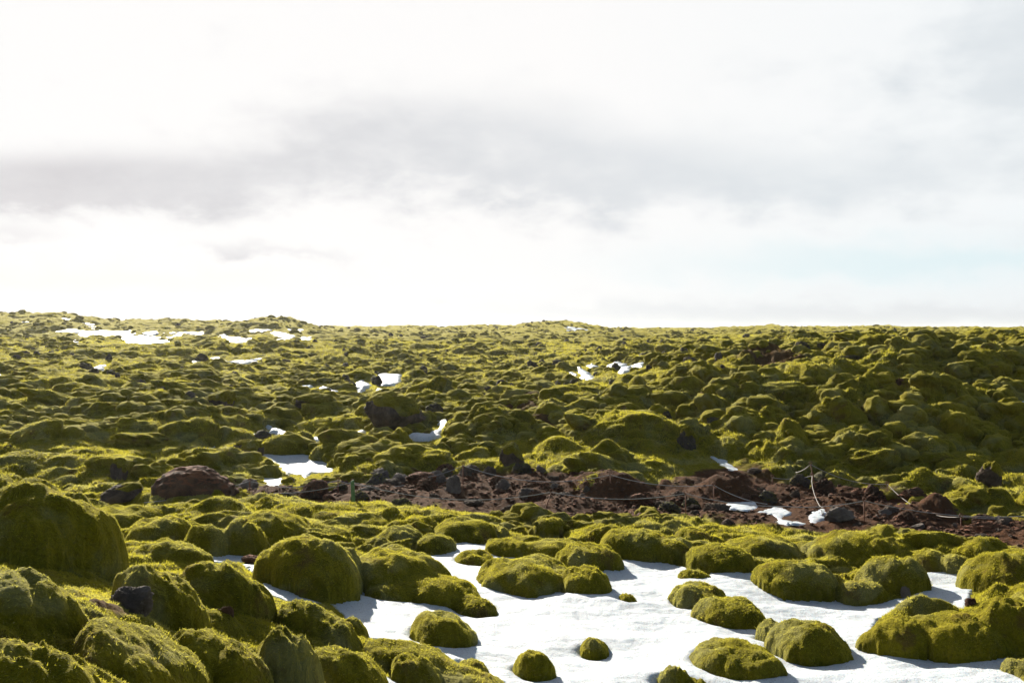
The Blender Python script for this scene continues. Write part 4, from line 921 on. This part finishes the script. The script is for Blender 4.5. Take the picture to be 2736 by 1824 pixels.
# ---------------------------------------------------------------- rubble along the path
def shapes(fn, n): return [fn(i) for i in range(n)]
def variant_mesh(nm, Q, F, mat): return mesh(nm, Q, F, mat, True)
RV = []
for i in range(14):
    Q, F = rock_shape(5, 900 + i, .8 + .07 * (i % 10)); Q = Q / np.abs(Q).max(0)
    RV.append(variant_mesh('lava_rubble', Q, F, [M_ROCK, M_ROCKR, M_ROCKR, M_ROCKG, M_ROCKM, M_ROCKR, M_ROCK][i % 7]))
edge = [(600,1312),(720,1306),(820,1300),(900,1312),(1000,1298),(1080,1280),(1200,1282),(1280,1262),(1400,1275),(1500,1296),(1600,1322),(1700,1336),(1800,1345),(1900,1340),(2000,1330),(2100,1300),(2180,1312),(2280,1338),(2400,1368),(2500,1390),(2600,1408),(2730,1420)]
def on_edge():
    t = random.random() * 2130 + 600; x = [e[0] for e in edge]; return t, float(np.interp(t, x, [e[1] for e in edge]))
rub = []
tries = 0
while len(rub) < 120 and tries < 4000:
    tries += 1; u, v = on_edge(); v += random.gauss(-2, 17) if random.random() < .75 else random.uniform(0, 70)
    x, D = hit(u, v); P = np.array([x]), np.array([D])
    if sdist(*P, PATHW)[0] < -.15 or snow_sd(*P)[0] > -.05: continue
    w = random.choice([16, 20, 26, 32, 44, 58, 66]) * random.uniform(.8, 1.2) / 2660 * D / 2
    if any((x - a) ** 2 + (D - b) ** 2 < (w * .8 + c) ** 2 * .45 for a, b, c in rub): continue
    rub.append((x, D, w))
ul = [proj(x, D, float(zbase(np.array([x]), np.array([D]))[0])) for x, D, w in rub]
for (x, D, w), lab in zip(rub, autolabels(ul, 'rough lava stone')):
    k = random.randrange(14); z = float(zbase(np.array([x]), np.array([D]))[0])
    adj = {1: 'rough reddish stone', 2: 'rough reddish stone', 3: 'rough grey stone', 4: 'rough mossy stone', 5: 'rough reddish stone'}.get(k % 7, 'rough dark stone')
    o = link('path_stone', RV[k], loc=(x, D, z + w * .15)); o.scale = (w * 1.1, w * .95, w * random.uniform(.55, 1.0)); o.rotation_euler = (random.uniform(-.3, .3), random.uniform(-.3, .3), random.uniform(0, 6.28))
    tag(o, lab.replace('rough lava stone', adj), 'stone', 'rough lava stones lining the path')

# clinker too small to count
def gravel():
    Vs, Fs = [], []; n = 0; P, F = ico(2); g = np.random.default_rng(3); k = 0
    pts = []
    while k < 5200:
        u = g.uniform(600, 2750, 400); v = np.interp(u, [e[0] for e in edge], [e[1] for e in edge]) + g.normal(28, 34, 400)
        for a, b in zip(u, v):
            if 1255 < b < 1470: pts.append(hit_fast(a, b)); k += 1
    pts = np.array(pts); ok = (sdist(pts[:, 0], pts[:, 1], PATHW) > -.1) & (snow_sd(pts[:, 0], pts[:, 1]) < -.03); pts = pts[ok]
    z = ground_h(pts[:, 0], pts[:, 1]); s = .008 + .05 * g.random(len(pts)) ** 4
    sh = []
    for q in range(12):
        Q, _ = rock_shape(2, 300 + q, .7); sh.append(Q / np.abs(Q).max())
    for i in range(len(pts)):
        a = g.uniform(0, 6.28); c, s_ = math.cos(a), math.sin(a); Q = sh[i % 12] * s[i] * np.array([1.2, 1, .75])
        Vs.append(np.stack([Q[:, 0] * c - Q[:, 1] * s_ + pts[i, 0], Q[:, 0] * s_ + Q[:, 1] * c + pts[i, 1], Q[:, 2] + z[i] + s[i] * .2], 1)); Fs.append(F + n); n += len(P)
    return np.vstack(Vs), np.vstack(Fs)
def hit_fast(u, v):
    D = np.linspace(12, 32, 160); x = (u - U0) / FX * D; z = CZ - (v - V0) / FX * D; b = z <= zbase(x, D); k = int(np.argmax(b)) if b.any() else 159
    return x[k], D[k]
gv, gf = gravel()
tag(link('gravel', mesh('gravel', gv, gf, M_ROCKR, True)), 'loose reddish lava clinker strewn over the path', 'gravel', kind='stuff')

# ---------------------------------------------------------------- cushions further out: the largest one by one, the rest as one carpet
VAR = []
for i in range(18):
    Q, F = mound_shape(4, 200 + i, 1.7 if i % 3 else 1.0, 1.0); nf = len(F); fb = fibres(Q, F, 2600, .085, .012, i); V2, F2 = join((Q, F), fb); me = mesh('moss_cushion', V2, F2, [M_MOSS, M_FIB])
    mi = np.zeros(len(F2), np.int32); mi[nf:] = 1; me.polygons.foreach_set('material_index', mi); VAR.append((Q, F, me))
hand = np.array([(a, b, max(c, .1), max(d, .1)) for a, b, c, d, _, _ in HAND])
def free(x, y, k=.85): return not (((x - hand[:, 0]) / (hand[:, 2] * k)) ** 2 + ((y - hand[:, 1]) / (hand[:, 3] * k)) ** 2 < 1).any()
FEAT = [(u - w / 2, u + w / 2, v - h, v, hit(u, v)[1]) for (u, v, w, h, *_) in BOULD] + [(q[0] - q[2] / 2, q[0] + q[2] / 2, q[1] - q[3], q[1], hit(q[0], q[1])[1]) for q in RK if q[1] < 1420]
FEAT += [(min(p[0] for p in P), max(p[0] for p in P), min(p[1] for p in P) - 2, max(p[1] for p in P) + 2, SNW[k][:, 1].mean()) for k, P in SN.items()]
def blocks(x, D, r, ku=1.25, kz=.6):
    zb = float(zbase(np.array([x]), np.array([D]))[0]); u, v1 = proj(x, D, zb - .05); v0 = proj(x, D, zb + kz * r)[1]; du = r * ku * FX / D
    return any(D < f[4] + .3 and u + du > f[0] and u - du < f[1] and v0 < f[3] - .25 * (f[3] - f[2]) and v1 > f[2] for f in FEAT)
cand = []; tries = 0
while len(cand) < 175 and tries < 16000:
    tries += 1; u = random.uniform(-20, 2756); D = math.exp(random.uniform(math.log(21), math.log(58))) if tries % 5 else random.uniform(13.2, 15.4); x = (u - U0) / FX * D
    P = np.array([x]), np.array([D]); r = random.choice([.26, .32, .38, .45, .55]) * random.uniform(.85, 1.15) * (1 + .003 * D) * (1.1 if u > 1700 and 20 < D < 36 else 1) * (.5 if D < 18 else 1)
    if sdist(*P, PATHW)[0] > -.3 or snow_sd(*P)[0] > -r * .75 or not free(x, D) or blocks(x, D, r): continue
    if any((x - a) ** 2 + (D - b) ** 2 < (r + c) ** 2 * .55 for a, b, c in cand): continue
    cand.append((x, D, r))
ul = [proj(x, D, float(zbase(np.array([x]), np.array([D]))[0]) + r * .4) for x, D, r in cand]
for (x, D, r), lab in zip(cand, autolabels(ul, 'rounded moss cushion')):
    z = float(ground_h(np.array([x]), np.array([D]))[0]); zb = float(zbase(np.array([x]), np.array([D]))[0])
    o = link('moss_cushion', VAR[random.randrange(18)][2], loc=(x, D, (z * .5 + zb * .5) - r * .12)); el = random.choice([1., 1.3, 1.6, 2.0]) if r < .55 else 1.15
    o.scale = (r * el * 1.05, r / el ** .5 * 1.1, r * random.uniform(.55, .95)); o.rotation_euler = (random.uniform(-.3, .3), random.uniform(-.3, .3), random.uniform(.0, 1.2))
    tag(o, lab, 'moss cushion', 'moss cushions on the lava field beyond the path')
def carpet():
    g = np.random.default_rng(11); n = 36000; u = g.uniform(-150, 2900, n); D = np.exp(g.uniform(math.log(15.5), math.log(260), n)); x = (u - U0) / FX * D
    r = (.10 + .30 * g.random(n) ** 2.2) * (1 + .003 * D)
    r = np.where(D < 22, r * .55, r); ps_ = sdist(x, D, PATHW) + .35 * perlin2(x * 1.3, D * 1.3, 55)
    ok = (ps_ < np.where(D < 22, .18, -.2)) & ((D > 21) | (ps_ > -.9)) & (((snow_sd(x, D) < -r * .55) & (snow_sd(x * (1 + .8 / D), D + .8) < -r)) | ((D > 75) & (g.random(n) < .65)))
    low = perlin2(x / 6, D / 6, 77) > -.15
    keepp = g.random(n) < np.where(D < 60, .7, .85)
    ok &= low & keepp; x, D, r = x[ok], D[ok], r[ok]; z = ground_h(x, D); zs = g.uniform(.5, .85, len(x)); Vs, Fs = [], []; nv = 0
    small = []
    for i in range(12):
        small.append((mound_shape(3, 400 + i, 1.6, 1.)))
    tiny = [mound_shape(2, 500 + i, 1.3, 1.) for i in range(8)]
    fz = [fibres(*q, 70, .13, .016, 9) for q in small]; FV, FF, nfv = [], [], 0
    for i in range(len(x)):
        Q, F = small[i % 12] if D[i] < 75 else tiny[i % 8]
        a = g.uniform(-.1, 1.1); c, s = math.cos(a), math.sin(a); el = g.uniform(1, 1.7); X = Q[:, 0] * r[i] * el * .9; Y = Q[:, 1] * r[i] / math.sqrt(el)
        Vs.append(np.stack([X * c - Y * s + x[i], X * s + Y * c + D[i], Q[:, 2] * r[i] * zs[i] + z[i] - .22 * r[i]], 1)); Fs.append(F + nv); nv += len(Q)
        if D[i] < 95:
            q = fz[i % 12][0]; X = q[:, 0] * r[i] * el * .9; Y = q[:, 1] * r[i] / math.sqrt(el)
            FV.append(np.stack([X * c - Y * s + x[i], X * s + Y * c + D[i], q[:, 2] * r[i] * zs[i] + z[i] - .22 * r[i]], 1)); FF.append(np.arange(len(q)).reshape(-1, 3) + nfv); nfv += len(q)
    Vs, Fs = np.vstack(Vs), np.vstack(Fs); nb = len(Fs)
    if FV: Vs, Fs = join((Vs, Fs), (np.vstack(FV), np.vstack(FF)))
    return Vs, Fs, nb
cv, cf, cn = carpet()
me = mesh('moss_carpet', cv, cf, [M_MOSS, M_FIB]); mi = np.zeros(len(cf), np.int32); mi[cn:] = 1; me.polygons.foreach_set('material_index', mi)
tag(link('moss_carpet', me), 'countless small moss cushions covering the far lava field', 'moss', kind='stuff')
# small dark stones showing through the far moss
def farstones():
    g = np.random.default_rng(21); n = 1500; u = g.uniform(-100, 2850, n); D = np.exp(g.uniform(math.log(24), math.log(280), n)); x = (u - U0) / FX * D
    ok = (sdist(x, D, PATHW) < -.1) & (snow_sd(x, D) < -.1) & (perlin2(x / 8, D / 8, 99) > .12); x, D = x[ok], D[ok]
    z = ground_h(x, D); r = (.07 + .2 * g.random(len(x)) ** 2) * (1 + .003 * D); Vs, Fs = [], []; nv = 0
    sh = []
    for q in range(12):
        Q, F = rock_shape(3, 700 + q, 1.3); sh.append(Q / np.abs(Q).max())
    for i in range(len(x)):
        a = g.uniform(0, 6.28); c, s = math.cos(a), math.sin(a); Q = sh[i % 12] * r[i] * np.array([1.2, 1, 1.1])
        Vs.append(np.stack([Q[:, 0] * c - Q[:, 1] * s + x[i], Q[:, 0] * s + Q[:, 1] * c + D[i], Q[:, 2] + z[i] + .25 * r[i]], 1)); Fs.append(F + nv); nv += len(Q)
    return np.vstack(Vs), np.vstack(Fs)
fv, ff = farstones()
tag(link('lava_rubble', mesh('lava_rubble', fv, ff, M_ROCKM)), 'countless small dark lava stones poking through the far moss', 'rubble', kind='stuff')

# ---------------------------------------------------------------- snow
def snow_sheet(name, P, label, res, thick, lip, fore=False, cat='snow patch', group=None):
    x0, y0 = P.min(0) - .3; x1, y1 = P.max(0) + .3
    if fore: x0, x1, y0 = max(x0, -9), min(x1, 12), max(y0, 5.5)
    nx = max(8, int((x1 - x0) / res)); yr = res * (1 if fore else 1.6); ny = max(8, int((y1 - y0) / yr)); nx = min(nx, 1500); ny = min(ny, 1100)
    X, Y = np.meshgrid(np.linspace(x0, x1, nx), np.linspace(y0, y1, ny)); sd = sdist(X, Y, P)
    k = 1. if fore else float(np.clip(P[:, 1].mean() / 14, .6, 11)); k2 = 2.6 if P[:, 1].mean() > 60 else 1.; sd = sd + .045 * k * k2 * perlin2(X * 5 / k, Y * 5 / k, 61) + .022 * k * k2 * perlin2(X * 14 / k, Y * 14 / k, 62)
    if P[:, 1].mean() > 75: sd = sd + 1.3 * perlin2(X / 1.6, Y / 3.2, 67) + .8 * perlin2(X / .7, Y / 1.5, 68) - .1
    t = np.clip((sd + .04) / lip, 0, 1); prof = np.sqrt(np.clip(1 - (1 - t) ** 2, 0, 1))
    Z = zbase(X.ravel(), Y.ravel()).reshape(X.shape) + .045 * perlin2(X * .9, Y * 1.1, 63) + .02 * perlin2(X * 2.1, Y * 2.6, 65) + .007 * perlin2(X * 5, Y * 6, 64) + .004 * perlin2(X * 13, Y * 14, 66)
    if fore:
        for (a, b, c, d, u, v) in HAND:
            if y0 - 1 < b < y1 + 1:
                q = np.sqrt(((X - a) / c) ** 2 + ((Y - b) / d) ** 2); sz = min(c, d)
                gap = (q - 1) * sz
                if sdist(np.array([a]), np.array([b]), P)[0] > .0:   # drift lapping over the back and left of the block
                    Z += min(.09, sz * .3) * np.exp(-(((X - a + .35 * c) / (c * 1.0)) ** 2 + ((Y - b - .75 * d) / (d * .55)) ** 2))
                    gap = gap + .25 * sz * sstep(0, 1, (Y - b) / d)
                    Z -= .045 * np.exp(-np.clip(gap - .01, 0, 9) ** 2 / .004) * min(1, sz / .14)
    Z = Z - thick * (1 - prof) + (0 if fore else (.02 if P[:, 1].mean() < 24 else (.09 if P[:, 1].mean() < 75 else .03)))
    V = np.stack([X.ravel(), Y.ravel(), Z.ravel()], 1); i = np.arange(ny - 1)[:, None] * nx + np.arange(nx - 1)[None, :]
    F = np.stack([i, i + 1, i + 1 + nx, i + nx], -1).reshape(-1, 4); F = F[(sd.ravel()[F] > -.06).any(1)]
    if not len(F): return
    used = np.unique(F); mp = np.full(len(V), -1); mp[used] = np.arange(len(used))
    o = link(name, mesh(name, V[used], mp[F], M_SNOW)); return tag(o, label, cat, group)
snow_sheet('snow_field', FOREW, 'broad bright snow field winding between the foreground moss mounds', .017, .15, .07, True, 'snow field')
for lab, P in SNW.items():
    D = P[:, 1].mean(); snow_sheet('snow_patch', P, lab, max(.015, D / 2660 * 2.2), .035 if D < 24 else .16, .08 if D < 24 else .2, D < 8, 'snow patch', 'snow patches lying among the moss')

# ---------------------------------------------------------------- living fuzz on the near ground
def ground_fuzz():
    na = GNA; cols = np.arange(99, 99 + 1356, 2); rows = np.arange(6, 1100)
    rr = np.hypot(GV[:, 0], GV[:, 1]).reshape(GNR, na)[:, 0]
    rows = rows[(rr[rows] < 106)][::2]
    i = (rows[:, None] * na + cols[None, :]); a, b, c, d = i, i + 2, i + 2 + 2 * na, i + 2 * na
    F = np.concatenate([np.stack([a, b, c], -1).reshape(-1, 3), np.stack([a, c, d], -1).reshape(-1, 3)]); F = F[:, ::-1]
    m = (GS[F].max(1) < .4) & (GSD[F].max(1) < .04) & (GOWN[F].max(1) < 0) & (np.abs(GV[F[:, 0], 0]) < GV[F[:, 0], 1] * .63)
    F = F[m]; ctr = GV[F].mean(1); D = ctr[:, 1]; out = None
    for lo, hi, dens, s in ((2.5, 7, 24000, 1.), (7, 10, 13000, 1.25), (10, 14, 7000, 1.7), (14, 19, 3500, 2.2), (19, 25, 1500, 3.0), (25, 36, 800, 3.6), (36, 60, 330, 5.), (60, 105, 110, 8.)):
        f = F[(D >= lo) & (D < hi)]
        if not len(f): continue
        A = GV[f]; n = np.cross(A[:, 1] - A[:, 0], A[:, 2] - A[:, 0]); up = n[:, 2].mean() > 0
        ar = np.linalg.norm(n, axis=1).sum() / 2
        r = fibres(GV, f if up else f[:, ::-1], int(min(ar * dens, 420000)), .015 * s, .0022 * s, int(lo * 10), -1)
        out = r if out is None else join(out, r)
    return out
V, F = ground_fuzz()
tag(link('moss_shoots', mesh('moss_shoots', V, F, M_FIB, False)), 'short fuzzy moss shoots covering the near ground', 'moss', kind='stuff')

# ---------------------------------------------------------------- tubes: stakes, ropes, twigs
def tube(pts, rad, seg=8):
    pts = np.array(pts, float); n = len(pts); rad = np.full(n, rad) if np.isscalar(rad) else np.array(rad)
    T = np.gradient(pts, axis=0); T /= np.linalg.norm(T, axis=1)[:, None] + 1e-12
    ref = np.array([0, 0, 1.]) if abs(T[0, 2]) < .8 else np.array([1., 0, 0]); A = np.cross(T, ref); A /= np.linalg.norm(A, axis=1)[:, None] + 1e-12; B = np.cross(T, A)
    th = np.linspace(0, 2 * np.pi, seg, endpoint=False)
    V = (pts[:, None] + rad[:, None, None] * (np.cos(th)[None, :, None] * A[:, None] + np.sin(th)[None, :, None] * B[:, None])).reshape(-1, 3)
    i = np.arange(n - 1)[:, None] * seg + np.arange(seg)[None]; j = np.arange(n - 1)[:, None] * seg + (np.arange(seg) + 1) % seg
    F = np.stack([i, j, j + seg, i + seg], -1).reshape(-1, 4)
    T3 = np.concatenate([F[:, [0, 1, 2]], F[:, [0, 2, 3]]])
    c0, c1 = len(V), len(V) + 1; V = np.vstack([V, pts[0], pts[-1]]); e = (n - 1) * seg
    caps_ = [[c0, (k + 1) % seg, k] for k in range(seg)] + [[c1, e + k, e + (k + 1) % seg] for k in range(seg)]
    return V, np.vstack([T3, caps_])
def wpt(u, v, D): return np.array([(u - U0) / FX * D, D, CZ - (v - V0) / FX * D])
TOP = {}
def stake(key, ut, vt, ub, vb, label, mat=None, rad=.011):
    xb, D = hit(ub, vb); top = wpt(ut, vt, D); zb = float(zbase(np.array([xb]), np.array([D]))[0]); base = np.array([xb, D, zb - .12])
    TOP[key] = top; e = empty('iron_stake', (xb, D, zb), label=label, cat='stake', group='thin rusty rope stakes along the path'); o = np.array([xb, D, zb])
    link('rod', mesh('rod', *tube([base - o, (base + top) / 2 - o, top - o], rad), M_RUST), e)
    th = np.linspace(-.3, 2 * np.pi - .6, 12); ring = [top - o + np.array([math.cos(t) * .028, 0, .026 + math.sin(t) * .028]) for t in th]
    link('eyelet', mesh('eyelet', *tube(ring, rad * .7, 6), M_RUST), e); return e
stake('s1', 667, 1285, 668, 1326, 'short rusty stake in front of the red topped boulder, right end')
stake('s2', 903, 1283, 904, 1320, 'short rusty stake just left of the green stake')
stake('s3', 941, 1287, 943, 1352, 'rusty stake standing right behind the green stake')
stake('s4', 1237, 1243, 1237, 1300, 'rusty stake behind the rubble near the bulging moss mound')
stake('s5', 1473, 1314, 1448, 1369, 'rusty stake leaning left in the middle of the path')
stake('s6', 1631, 1268, 1631, 1322, 'rusty stake in front of the broad brown backed mound')
stake('s7', 1832, 1318, 1832, 1384, 'rusty stake on the near side of the path right of centre')
stake('s8', 1907, 1295, 1907, 1350, 'rusty stake in front of the earthy moss mound')
stake('s9', 2166, 1240, 2183, 1316, 'tall rusty rod leaning left, holding the highest rope')
stake('s10', 2170, 1270, 2186, 1312, 'shorter rusty rod crossing behind the tall leaning one')
stake('s11', 2203, 1351, 2228, 1398, 'rusty rod leaning left before the large pale grey rock')
stake('s12', 2309, 1337, 2309, 1410, 'tall straight rusty stake on the near path edge at right')
stake('s13', 2371, 1293, 2371, 1318, 'low stake holding the white rope at the back of the hollow')
stake('s14', 2568, 1380, 2566, 1412, 'short thick stake at the right end of the white rope')
stake('s15', 2064, 1275, 2064, 1292, 'low stub of a stake at the left end of the short white rope')
# flat green wooden stake
xg, Dg = hit(946, 1356); zg = float(zbase(np.array([xg]), np.array([Dg]))[0]); hgt = .47
bm = bmesh.new(); bmesh.ops.create_cube(bm, size=1.0)
for v in bm.verts: v.co.x *= .062; v.co.y *= .03; v.co.z = (v.co.z + .5) * (hgt + .15) - .15
for v in bm.verts:
    if v.co.z > 0: v.co.x += -.03; v.co.z += .03 * (v.co.x > -.03)
bmesh.ops.bevel(bm, geom=bm.edges[:], offset=.004, segments=2, affect='EDGES')
me = bpy.data.meshes.new('green_stake'); bm.to_mesh(me); bm.free(); me.materials.append(M_GREEN)
tag(link('green_stake', me, loc=(xg, Dg, zg)), 'flat green painted stake at the left end of the path', 'stake')
def span(a, b, sag, n=14):
    t = np.linspace(0, 1, n)[:, None]; p = a * (1 - t) + b * t; p[:, 2] -= (4 * sag * t * (1 - t))[:, 0]; return p
def rope(name, pts, label, mat, rad):
    P = pts[0]
    for q in pts[1:]: P = np.vstack([P, q[1:]])
    o = P[0].copy(); tag(link(name, mesh(name, *tube(P - o, rad, 6), mat), loc=tuple(o)), label, 'rope', 'ropes strung along the path')
h2 = lambda u, v: wpt(u, v, hit(u, v + 14)[1])
rope('barrier_rope', [span(wpt(385, 1342, 17.6), TOP['s1'], .06), span(TOP['s1'], wpt(758, 1302, 19), .01), span(wpt(758, 1302, 19), TOP['s2'], .03), span(TOP['s2'], h2(1080, 1296), .08)], 'grey rope from the red topped boulder to the stakes by the green post', M_ROPE, .0058)
rope('barrier_rope', [span(wpt(403, 1322, 18.2), wpt(520, 1320, 18.4), .02), span(wpt(520, 1320, 18.4), wpt(745, 1317, 18.8), .03), span(wpt(745, 1317, 18.8), TOP['s3'], .05), span(TOP['s3'], TOP['s5'], .22), span(TOP['s5'], TOP['s7'], .11),
      span(TOP['s7'], wpt(2100, 1352, (TOP['s7'][1] + TOP['s12'][1]) / 2), .06), span(wpt(2100, 1352, (TOP['s7'][1] + TOP['s12'][1]) / 2), TOP['s12'], .05), span(TOP['s12'], wpt(2790, 1374, 17), .13)], 'long grey rope along the near side of the path, passing all the front stakes', M_ROPE, .0058)
rope('barrier_rope', [span(h2(1090, 1280), TOP['s4'], .06), span(TOP['s4'], TOP['s6'], .22), span(TOP['s6'], TOP['s8'], .10), span(TOP['s8'], h2(2050, 1346), .06)], 'grey rope along the far side of the rubble through the back stakes', M_ROPE, .0058)
rope('white_rope', [span(TOP['s15'], wpt(2109, 1279, TOP['s15'][1]), .01), span(wpt(2109, 1279, TOP['s15'][1]), TOP['s10'], .02), np.array([wpt(a, b, TOP['s10'][1] * (1 - t) + TOP['s11'][1] * t) for a, b, t in ((2170, 1270, 0), (2169, 1285, .2), (2171, 1302, .4), (2176, 1320, .55), (2183, 1338, .7), (2190, 1351, .85), (2197, 1355, .93), (2203, 1351, 1))])], 'pale rope dropping down from the crossed rods to the leaning rod', M_ROPEW, .0065)
rope('white_rope', [span(h2(2126, 1262), TOP['s9'], .03, 6), span(TOP['s9'], TOP['s13'], .12), span(TOP['s13'], TOP['s14'], .20), ], 'pale rope sweeping from the tall rod down right over the hollow', M_ROPEW, .007)
rope('barrier_rope', [span(TOP['s14'], wpt(2790, 1382, 17.5), .03)], 'grey rope running off to the right from the short thick stake', M_ROPE, .0058)

# ---------------------------------------------------------------- dead shrubs and dry grass
def shrub(u, v, w, h, label, n=9, seed=0, lean=(0, 0)):
    g = np.random.default_rng(seed + 40); x, D = hit(u, v); z = float(zbase(np.array([x]), np.array([D]))[0]); sc = w / FX * D; hz = h / FX * D; e = empty('dead_shrub', (x, D, z), label=label, cat='shrub', group='bare dead shrubs by the rope')
    for i in range(n):
        p = np.array([g.normal() * .05, g.normal() * .05, -.03]); d = np.array([g.uniform(-1, 1) + lean[0], g.uniform(-.4, .4), g.uniform(.35, 1.1)]); d /= np.linalg.norm(d); P = [p.copy()]; L = hz * g.uniform(.7, 1.25); twigs = None
        for k in range(9):
            d += g.normal(size=3) * .28; d[2] += -.05 * (k > 4); d /= np.linalg.norm(d); p = p + d * np.array([max(1, sc / hz * .6), 1, 1]) * L / 9; P.append(p.copy())
            if k in (2, 4, 5, 7):
                q = p.copy(); dd = d + g.normal(size=3) * .8; dd /= np.linalg.norm(dd); T = [q.copy()]
                for m in range(4): dd += g.normal(size=3) * .3; dd /= np.linalg.norm(dd); q = q + dd * L / 16; T.append(q.copy())
                tw = tube(T, np.linspace(.0045, .002, 5), 5); twigs = tw if twigs is None else join(twigs, tw)
        b = join(tube(P, np.linspace(.009, .003, len(P)), 5), twigs); link('branch', mesh('branch', b[0], b[1], M_TWIG), e)
shrub(545, 1352, 95, 60, 'bare grey shrub in front of the red topped boulder', 9, 1)
shrub(600, 1350, 60, 42, 'bare curling twigs at the right foot of the red topped boulder', 6, 2)
shrub(715, 1352, 80, 55, 'dead thorny shrub below the snow patch by the rope', 8, 3, (.4, 0))
shrub(782, 1296, 26, 26, 'small upright dead twigs on moss above the rope', 4, 4)
shrub(822, 1380, 34, 48, 'thin dead stalks in front of the brown clinker heap', 4, 5)
shrub(1015, 1382, 14, 22, 'two tiny dead stalks on the moss before the path', 2, 6)
shrub(2205, 1380, 40, 26, 'pale dry twigs over the snow by the grey rock', 7, 7)
def grass(u, v, w, h, label, n, seed):
    g = np.random.default_rng(seed); x, D = hit(u, v); z = float(zbase(np.array([x]), np.array([D]))[0]); out = None
    for i in range(n):
        b = np.array([g.normal() * w / FX * D * .25, g.normal() * .06, 0]); L = h / FX * D * g.uniform(.5, 1.1); d = np.array([g.normal() * .5 - .2, g.normal() * .3, 1.])
        P = [b, b + d * L * .5, b + d * L * .85 + np.array([d[0] * L * .3, 0, 0])]; t = tube(P, [.004, .003, .001], 3); out = t if out is None else join(out, t)
    tag(link('grass_tuft', mesh('grass_tuft', out[0], out[1], M_STRAW), loc=(x, D, z)), label, 'grass tuft', 'dry grass tufts')
grass(2395, 1320, 60, 26, 'dry straw coloured grass tuft beside the brown bank', 160, 1)
grass(1500, 1268, 60, 18, 'wispy dry grass below the pale ridged mound', 90, 2)
def haze():  # volume added to lift and warm the distance, standing in for lens glow
    m, nt, L, N = mk('haze'); p = N('ShaderNodeVolumePrincipled'); p.inputs['Color'].default_value = (.95, .93, .86, 1); p.inputs['Density'].default_value = .00014; p.inputs['Anisotropy'].default_value = .55
    o = N('ShaderNodeOutputMaterial'); L.new(p.outputs[0], o.inputs['Volume'])
    bm = bmesh.new(); bmesh.ops.create_cube(bm, size=1.0)
    for v in bm.verts: v.co.x *= 8800; v.co.y *= 8800; v.co.z = -7 if v.co.z < 0 else 9.5
    me = bpy.data.meshes.new('haze'); bm.to_mesh(me); bm.free(); me.materials.append(m)
    tag(link('haze', me), 'thin haze added to warm and lift the distance like lens glow', 'haze', kind='stuff')
haze(); S.cycles.volume_bounces = 0
print('done', len(S.objects))
